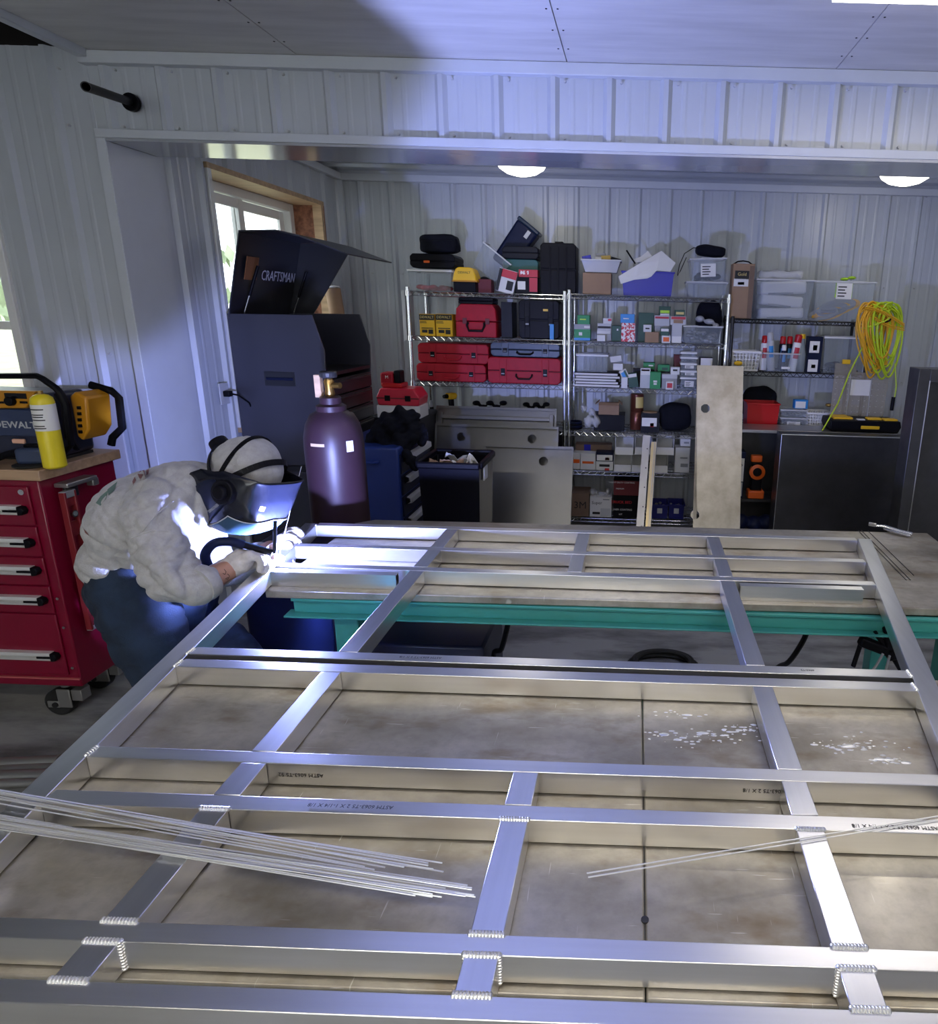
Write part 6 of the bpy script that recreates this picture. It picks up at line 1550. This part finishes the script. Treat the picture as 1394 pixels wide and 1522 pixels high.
def openbox(lab, rc, y, z):
    u0, u1, v0, v1 = ym(*rc); t, w, h = base('open_box', lab, 'carton', u0, u1, v0, v1, y, .2, z, 0, 'white open-fronted boxes')
    k = .003
    m = MB()
    for bx in ((-w, w, -.1, .1, 0, k), (-w, w, -.1, .1, h - k, h), (-w, -w + k, -.1, .1, k, h - k), (w - k, w, -.1, .1, k, h - k), (-w + k, w - k, .1 - k, .1, k, h - k)): m.bb(*bx)
    m.build('body', M['whitebox'], t)
    MB().box((0, -.1 - .012, h * .18), (2 * w - .004, .003, h * .42), (R(-30), 0, 0)).build('front_flap', M['whitebox'], t)
    return h
for k, (xa, xb) in enumerate(((445, 568), (572, 690), (712, 830))):
    h = openbox(('left', 'middle', 'right')[k] + ' white open-fronted box in the lower row', (xa, xb, 556, 662), 5.05, Z)
    openbox(('left', 'middle', 'right')[k] + ' white open-fronted box in the upper row', (xa + 8 + 14 * k, xb + 16 + 14 * k, 422, 556), 5.045, Z + h + .001 + EPS)
sc2('white carton with grey print beside the tall metal panel', (880, 985, 508, 672), 5.05, .12, 'whitebox', lbl=((.3, .3, .5, .07, 'grey'), (.2, .6, .5, .03, 'grey')))
carton('small white carton above the printed one', *ym(920, 992, 432, 506), 5.07, .1, 'whitebox', at(1019, 665, Y=5.07).z + .004, grp=G, lbl=((.2, .4, .5, .1, 'grey'),))
# ================= second unit, bottom shelf
Z = U2[0]
t, w, h = carton('brown carton lettered 3M at the left of the bottom shelf', *ym(140, 266, 832, 1000), 5.05, .2, 'card2', Z, grp=None, txt=((0, .48, .42, 'ink', '3M'),))
carton('white printed carton beside the brown one on the bottom shelf', *ym(272, 426, 862, 1000), 5.05, .2, 'whitebox', Z, grp=None, lbl=((.45, .25, .45, .2, 'lgrey'), (-.4, .2, .35, .06, 'ink'), (.5, .9, .3, .03, 'grey')), txt=((-.35, .72, .22, 'ink', 'Super'),))
lumps('rag_heap', 'crumpled pale rags on the white printed carton', 'rags', [(881, 731, 5.14, .03, .05, .03), (893, 734, 5.14, .035, .05, .022), (903, 731, 5.16, .02, .04, .03)], 'lgrey', .006)
carton('maroon and black carton with white lettering on the bottom shelf', *ym(440, 622, 742, 1002), 5.05, .22, 'black', Z, grp=None, lbl=((0, .8, 1.0, .19, 'maroon'),), txt=((-.35, .945, .06, 'whiteink', 'HEAVY DUTY COATING'), (-.5, .78, .05, 'whiteink', 'PREMIUM'), (-.35, .42, .1, 'redink', 'TRUCK BED'), (-.3, .22, .07, 'whiteink', 'LINER COATING'), (-.4, .09, .06, 'whiteink', 'KIT')))
for k, (xa, xb) in enumerate(((712, 830), (835, 945))):
    t, w, h = tote(('left', 'right')[k] + ' dark blue bin on the bottom shelf by the tall panel', *ym(xa, xb, 915, 1003), 5.05, .18, Z, m='navyb', taper=.9, fill='fit', fillh=.9, grp='dark blue bins')
    MB().bb(-.02, .02, -.093, -.09, h * .4, h * .75).build('label', M['lgrey'], t)
# ================= third unit
def wm(x0, x1, y0, y1): return 1070 + x0 / 4.302, 1070 + x1 / 4.302, 370 + y0 / 4.302, 370 + y1 / 4.302
Z = U3[4]
t, w, h = carton('tall brown carton with a black and white label and string handle', *wm(76, 213, 95, 437), 5.05, .14, 'cardboard', Z, grp=None, lbl=((-.15, .80, .66, .075, 'ink'), (-.2, .66, .68, .07, 'paper'), (-.2, .645, .3, .025, 'ink')), txt=((-.15, .81, .085, 'goldink', 'Gold'),))
MB().tube([(-w * .9, 0, h), (-w * .5, 0, h + .02), (0, 0, h + .025), (w * .5, 0, h + .02), (w * .9, 0, h)], .005, 8).build('string_handle', M['black'], t, smooth=True); MB().bb(w * .55, w, -.071, .07, 0, h * .97).build('dark_side', M['card2'], t)
t, w, h = tote('clear tote packed with white bags on the black unit', *wm(230, 592, 196, 446), 5.05, .26, Z, taper=.88, grp=None)
for k, (z0, z1, x0, x1, rr) in enumerate(((.03, .30, -.80, .78, -2), (.33, .62, -.78, .72, 4), (.64, .97, -.82, .80, -3))):
    MB().box(((x0 + x1) / 2 * w, 0, (z0 + z1) / 2 * h), ((x1 - x0) * w, .19, (z1 - z0) * h), (0, R(rr), 0)).build('white_packet', M['whitebox'], t, bevel=.018, seg=3)
    MB().box(((x0 + x1) / 2 * w - .02, -.097, (z0 + .02) * h), ((x1 - x0) * w * .55, .002, .012), (0, R(rr), 0)).build('printed_stripe', M['grey'], t)
softbox('plastic_bags', 'crumpled white plastic bags bulging out of the clear tote', 'bags', 1128, 1196, 401, 420, 5.09, .18, 'bag', at(1160, 417, Y=5.06).z, rd=.8, wob=.012)
t, w, h = tote('clear tote of yellow webbing straps with a white and green label', *wm(602, 985, 208, 446), 5.05, .26, Z, taper=.88, fill=None, grp=None, lbl=(-.03, .76, .26, .2, 'paper'))
MB().bb(-.32 * w, .25 * w, -.125, -.118, h * .60, h * .96).build('green_sheet', M['lime'], t)
for k in range(6):
    a = -.55 * w + .16 * w * (k % 3) + (.35 * w if k > 2 else 0); zz = .16 * h + .11 * h * (k // 2)
    MB().tube([(a + .10 * math.cos(2 * PI * i / 20) * (1 if k < 3 else 1.2), -.05 + .02 * k * .5 + .03 * math.sin(2 * PI * i / 20), zz + .028 * math.sin(2 * PI * i / 20) + .25 * (.10 * math.cos(2 * PI * i / 20))) for i in range(20)], .010, 6, closed=True, ry=.024).build('strap_loop', M['cordy'] if k % 2 else M['grey'], t, smooth=True)
lumps('green_cloth', 'bright green cloth lying over the strap tote', 'cloth', [(1255, 415, 5.1, .03, .05, .012), (1266, 413, 5.12, .03, .05, .012)], 'lime', .005)
Z = U3[3]
def basket(lab, rc, y, dep, Z, m='white'):
    t, w, h = base('basket', lab, 'basket', *wm(*rc), y, dep, Z, 0, 'white perforated baskets')
    d = dep / 2; k = .88; bars = MB(); n = 9
    for j in range(6):
        zz = h * (.04 + .92 * j / 5); q = k + (1 - k) * zz / h; th = .0035 if j not in (5, 0) else .008
        for sy in (-1, 1): bars.bb(-w * q, w * q, sy * d * q - .0015, sy * d * q + .0015, zz - th, zz + th)
        for sx in (-1, 1): bars.bb(sx * w * q - .0015, sx * w * q + .0015, -d * q, d * q, zz - th, zz + th)
    for i in range(n + 1):
        x = -1 + 2 * i / n
        for sy in (-1, 1): bars.cyl((x * w * k, sy * d * k, 0), (x * w, sy * d, h), .0045, n=5)
    for i in range(6):
        y_ = -1 + 2 * i / 5
        for sx in (-1, 1): bars.cyl((sx * w * k, y_ * d * k, 0), (sx * w, y_ * d, h), .0045, n=5)
    bars.build('wall_lattice', M[m], t); MB().bb(-w * k, w * k, -d * k, d * k, 0, .003).build('bottom', M[m], t)
    rm = MB(); e = .006
    for bx in ((-w - e, w + e, -d - e, -d + .002, h - .012, h + .004), (-w - e, w + e, d - .002, d + e, h - .012, h + .004), (-w - e, -w + .002, -d, d, h - .012, h + .004), (w - .002, w + e, -d, d, h - .012, h + .004)): rm.bb(*bx)
    rm.build('rim', M[m], t, bevel=.003)
    return t
basket('white perforated basket on the middle shelf of the black unit', (58, 256, 655, 778), 5.05, .2, Z)
o = lumps('yellow_tape', 'round yellow roll in front of the white basket', 'roll', [(1097, 540, 5.02, .035, .014, .018)], 'yellow', .005)
tt, w, h = tote('clear bin of spray cans on the black unit', *wm(278, 502, 668, 784), 5.05, .2, Z, taper=.9, grp=None, m='clear')
MB().bb(w * .05, w * .55, -.099, -.096, h * .16, h * .28).build('label', M['white'], tt)
def can(lab, u0, u1, v0, v1, y, capm, bodym, tilt=0, nozzle=False):
    x0, x1, zb, zt = span(u0, u1, v0, v1, y); r = (x1 - x0) / 2; h = zt - Z - .008
    t = thing('spray_can', lab, 'spray can', ((x0 + x1) / 2, y + r, Z + .009), rot=(0, tilt, 0), group='cans in the clear bin')
    MB().lathe([(r * .94, 0), (r, .003), (r, h * .74), (r * .8, h * .79)], n=20).build('body', M[bodym], t, smooth=True)
    MB().lathe([(r * .82, h * .78), (r * .86, h * .79), (r * .84, h * .97), (r * .6, h)], n=20).build('cap', M[capm], t, smooth=True)
    MB().grid(lambda u, v: (r * 1.01 * math.sin(-.6 + u * 1.2), -r * 1.01 * math.cos(-.6 + u * 1.2), h * (.35 + .3 * v)), 6, 2).build('print', M['redcard'] if bodym == 'white' else M['cyan'], t)
can('white spray can with a red cap, leftmost in the bin', 1131, 1142, 499, 551, 5.10, 'redbin', 'white')
can('silver spray can leaning left', 1143.5, 1155, 494, 551, 5.08, 'lgrey', 'lgrey', R(-6))
can('red capped can at the back of the bin', 1158, 1168, 500, 551, 5.15, 'redbin', 'dark')
can('second red capped can at the back of the bin', 1168.5, 1178, 500, 551, 5.155, 'redbin', 'dark')
can('white and red spray can leaning right', 1174, 1187, 497, 551, 5.07, 'redbin', 'white', R(7))
can('small dark bottle among the cans', 1161, 1169, 513, 551, 5.07, 'white', 'navy')
t, w, h = base('glass_bottle', 'tall clear bottle with a yellow cap beside the cans', 'bottle', *wm(492, 562, 545, 786), 5.07, .07, Z)
MB().lathe([(w * .9, 0), (w, .005), (w, h * .45), (w * .62, h * .7), (w * .4, h * .86), (w * .4, h * .9)], n=20).build('glass', M['bottle'], t, smooth=True); MB().lathe([(w * .45, h * .88), (w * .5, h * .89), (w * .48, h)], n=16).build('cap', M['yellow'], t, smooth=True)
carton('navy carton with two white picture panels', *wm(562, 650, 562, 788), 5.05, .1, 'navy', Z, grp=None, lbl=((-.15, .72, .72, .16, 'paper'), (-.15, .2, .72, .17, 'paper'), (-.05, .7, .3, .07, 'grey'), (-.05, .18, .3, .05, 'grey')))
tote('large clear tote at the right of the middle black shelf', *wm(660, 935, 568, 790), 5.06, .24, Z, taper=.9, lidm='white', fill='dark', fillh=.3, grp=None)
Z = U3[2]
tote('red square bin on the lower black shelf', *wm(172, 376, 990, 1140), 5.05, .2, Z, m='redbin', taper=.93, grp=None)
softbox('black_cloth_bundle', 'black bundle behind the red square bin', 'cloth', 1105, 1155, 575, 638, 5.27, .14, 'jacket', Z, rd=1.0)
t1, w, h = tote('lower small clear bin of screws beside the red bin', *wm(388, 555, 1082, 1140), 5.05, .16, Z, taper=.9, fill='fit', fillh=.7, grp=None, lbl=(0, .4, .5, .25, 'paper'))
t2, w, h2 = tote('upper small clear bin stacked on the bin of screws', *wm(390, 555, 1030, 1080), 5.055, .15, Z + EPS + h + .004, taper=.95, fill='fit', fillh=.6, grp=None)
carton('pale blue card box on the small clear bins', *wm(476, 562, 966, 1028), 5.08, .06, 'cyan', Z + EPS * 2 + h + h2 + .008, grp=None, lbl=((-.1, .45, .75, .38, 'paper'),))
basket('white perforated basket half behind the organiser case', (558, 715, 1050, 1142), 5.05, .18, Z)
lumps('brass_heap', 'brass-coloured fittings heaped in the rear basket', 'fittings', [(1232, 602, 5.1, .03, .03, .014), (1242, 603, 5.1, .025, .03, .012)], 'brass', .005)
# ledge and organiser case in front of the black unit
a, b_ = at(1094, 638, Y=4.72), at(1342, 640, Y=4.72); LZ = a.z
t = thing('metal_bench', 'narrow metal-edged bench in front of the black shelf unit', 'bench', ((a.x + b_.x) / 2, 4.85, 0))
w = (b_.x - a.x) / 2
MB().bb(-w, w, -.13, .14, LZ - .022, LZ).build('top', M['steel'], t, bevel=.002)
for s in (-1, 1):
    for yy in (-.11, .11): MB().bb(s * (w - .03) - .02, s * (w - .03) + .02, yy - .02, yy + .02, 0, LZ - .023).build('leg', M['dsteel'], t)
MB().bb(-w + .05, w - .05, -.12, .12, .36, .38).build('lower_shelf', M['dsteel'], t); MB().bb(-w + .05, w - .05, .122, .128, .05, LZ - .03).build('back_sheet', M['dsteel'], t)
u0, u1, v0, v1 = 1234, 1341, 617, 639
x0, x1, zb, zt = span(u0, u1, v0, v1, 4.74)
t = thing('organiser_case', 'black and yellow organiser case with its clear lid standing open', 'organiser case', ((x0 + x1) / 2, 4.86, LZ + .001))
w = (x1 - x0) / 2; h = .085
MB().prism([(-w * .93, 0), (w * .93, 0), (w, h * .5), (w * .96, h), (-w * .98, h), (-w, h * .5)], -.12, .12).build('tray', M['black'], t, bevel=.008)
for k, (xa, xb, yy) in enumerate(((-.85, -.3, -.02), (.12, .52, -.02), (.55, .92, -.05), (-.8, -.35, .06))): MB().bb(xa * w, xb * w, yy - .04, yy + .03, h - .004, h + .012).build('yellow_cup', M['yellow'], t, bevel=.004)
MB().bb(-.14 * w, .38 * w, -.128, -.118, h * .3, h * .58).build('handle', M['yellow'], t, bevel=.004); MB().bb(-.2 * w, 0, -.09, -.05, h, h + .006).build('white_card', M['paper'], t)
lx0, lx1, _, lzt = span(1238, 1320, 541, 612, 4.97)
lw = (lx1 - lx0) / 2; lh = lzt - LZ - h; lc = (lx0 + lx1) / 2 - t.location.x
lid = MB().prism([(lc - lw, h), (lc + lw * .95, h), (lc + lw, h + lh), (lc + lw * .45, h + lh), (lc + lw * .36, h + lh * .84), (lc - lw * .2, h + lh * .84), (lc - lw * .3, h + lh), (lc - lw, h + lh)], .112, .12).build('clear_lid', M['clear2'], t)
for s in (-.62, .72): MB().bb(lc + s * lw - .03, lc + s * lw + .03, .105, .122, h + lh - .005, h + lh + .028).build('clip', M['yellow'], lid, bevel=.004)
MB().bb(lc - .36 * lw, lc + .34 * lw, .108, .111, h + lh * .40, h + lh * .70).build('paper_insert', M['paper'], lid)
dt = MB()
for i in range(9):
    for j in range(7):
        if 2 < i < 6 and 2 < j: continue
        dt.bb(lc + lw * (-.9 + .22 * i) - .004, lc + lw * (-.9 + .22 * i) + .004, .109, .112, h + lh * (.08 + .11 * j) - .002, h + lh * (.08 + .11 * j) + .002)
q = dt.build('lid_nubs', M['bag'], lid); q['kind'] = 'stuff'
for k in (-.42, .36): MB().bb(lc + k * lw - .002, lc + k * lw + .002, .104, .112, h, h + lh * .8).build('lid_rib', M['bag'], lid)
# stuff in the dark bay between tall panel and steel box
t, w, h = carton('white and blue printed box in the dark bay under the bench', 1088, 1107, 672, 720, 4.72, .12, 'navy', .382, grp=None, lbl=((0, .62, .85, .25, 'paper'), (0, .2, .8, .15, 'lgrey')), txt=((0, .7, .12, 'ink', 'ZIP'),))
p = at(1124, 722, Y=4.75)
t = thing('orange_tool', 'orange power tool with round head in the dark bay under the bench', 'power tool', (p.x, 4.78, .382))
hz = at(1124, 678, Y=4.75).z - .382
MB().box((0, 0, .03), (.12, .1, .06)).build('base', M['orange'], t, bevel=.008); MB().box((0, .01, hz * .45), (.08, .07, hz * .7)).build('body', M['black'], t, bevel=.01)
MB().lathe([(.05, -.035), (.058, -.03), (.058, .0), (.035, .006), (.03, -.02)], (0, -.03, hz * .62), 24, Matrix.Rotation(PI / 2, 3, 'X')).build('round_head', M['orange'], t, smooth=True); MB().box((-.01, .0, hz * .93), (.08, .06, .05)).build('top_cap', M['orange'], t, bevel=.008)
lumps('tarpaulin', 'dark blue tarpaulin bundled on the floor under the bench', 'tarpaulin', [(1100, 775, 4.7, .07, .08, .06), (1120, 778, 4.7, .07, .08, .06), (1138, 776, 4.7, .06, .08, .06)], 'navy', .009)
# ================= coiled extension cords
def cords(name, lab, m, n, seed, du, ends):
    random.seed(seed); O = at(1312, 470, Y=5.0); ps = []
    for k in range(n):
        cx = 1308 + du + random.uniform(-9, 9); top = 452 + random.uniform(-4, 10); bot = 545 + random.uniform(-32, 22); wd_ = random.uniform(14, 27); yy = 4.94 + random.uniform(-.03, .05)
        lean = random.uniform(-8, 8)
        for i in range(16):
            a = 2 * PI * i / 16 + PI / 2
            u = cx + wd_ * math.cos(a) * (.75 + .25 * math.sin(a)) + lean * -math.sin(a); v = (top + bot) / 2 - (bot - top) / 2 * math.sin(a)
            ps.append(at(u, v, Y=yy + .04 * math.cos(a)) - O)
    t = thing(name, lab, 'extension cord', O)
    sm = []
    for k in range(len(ps) - 1):
        a, b_, c, d = ps[max(k - 1, 0)], ps[k], ps[k + 1], ps[min(k + 2, len(ps) - 1)]
        for q in range(2):
            s = q / 2; sm.append(.5 * ((2 * b_) + (c - a) * s + (2 * a - 5 * b_ + 4 * c - d) * s * s + (3 * b_ - a - 3 * c + d) * s ** 3))
    MB().tube(sm, .0066, 6).build('loops', M[m], t, smooth=True)
    for e in ends: MB().tube([at(u, v, Y=y) - O for u, v, y in e], .005, 6).build('loose_end', M[m], t, smooth=True)
    return t, O
t, O = cords('extension_cord', 'lime green extension cord coil hanging at the end of the black unit', 'cordg', 13, 4, 6, [[(1300, 470, 4.92), (1285, 510, 4.9), (1262, 555, 4.87), (1245, 600, 4.80), (1222, 640, 4.74)], [(1330, 540, 4.96), (1332, 575, 4.95), (1328, 600, 4.95)]])
MB().tube([at(1296 + 40 * math.sin(q / 9 * PI) * .9 - 2 * q, 452 + 4.2 * q, Y=4.885) - O for q in range(10)], .0052, 6).build('wrap_turn', M['cordg'], t, smooth=True)
t, O = cords('extension_cord', 'amber yellow extension cord coil hanging with the lime one', 'cordy', 14, 8, -8, [[(1288, 500, 4.9), (1284, 530, 4.9), (1290, 550, 4.92), (1300, 545, 4.92)]])
for k in range(4):
    MB().tube([at(1286 + 58 * q / 9, 456 + 3 * k + 26 * (q / 9) ** 1.6 + (10 if k > 1 else 0) * math.sin(q / 9 * PI), Y=4.875 + .01 * k) - O for q in range(10)], .0052, 6).build('wrap_turn', M['cordy'], t, smooth=True)
MB().cyl(at(1328, 590, Y=4.95) - O, at(1325, 610, Y=4.95) - O, .014, n=10).build('plug', M['black'], t, smooth=True)
t = thing('cord_hook', 'black hook on the shelf post carrying the coiled cords', 'hook', (1.725, 5.0, U3[4] + .01)); q = t.location
MB().tube([(0, 0, 0), (0, -.06, 0), (.06, -.075, -.005), (.10, -.075, .01), (.11, -.075, .03)], .006, 8).build('hook_rod', M['black'], t, smooth=True)
MB().cyl((0, .006, 0), (0, .0, 0), .016, n=12).build('hook_plate', M['black'], t)
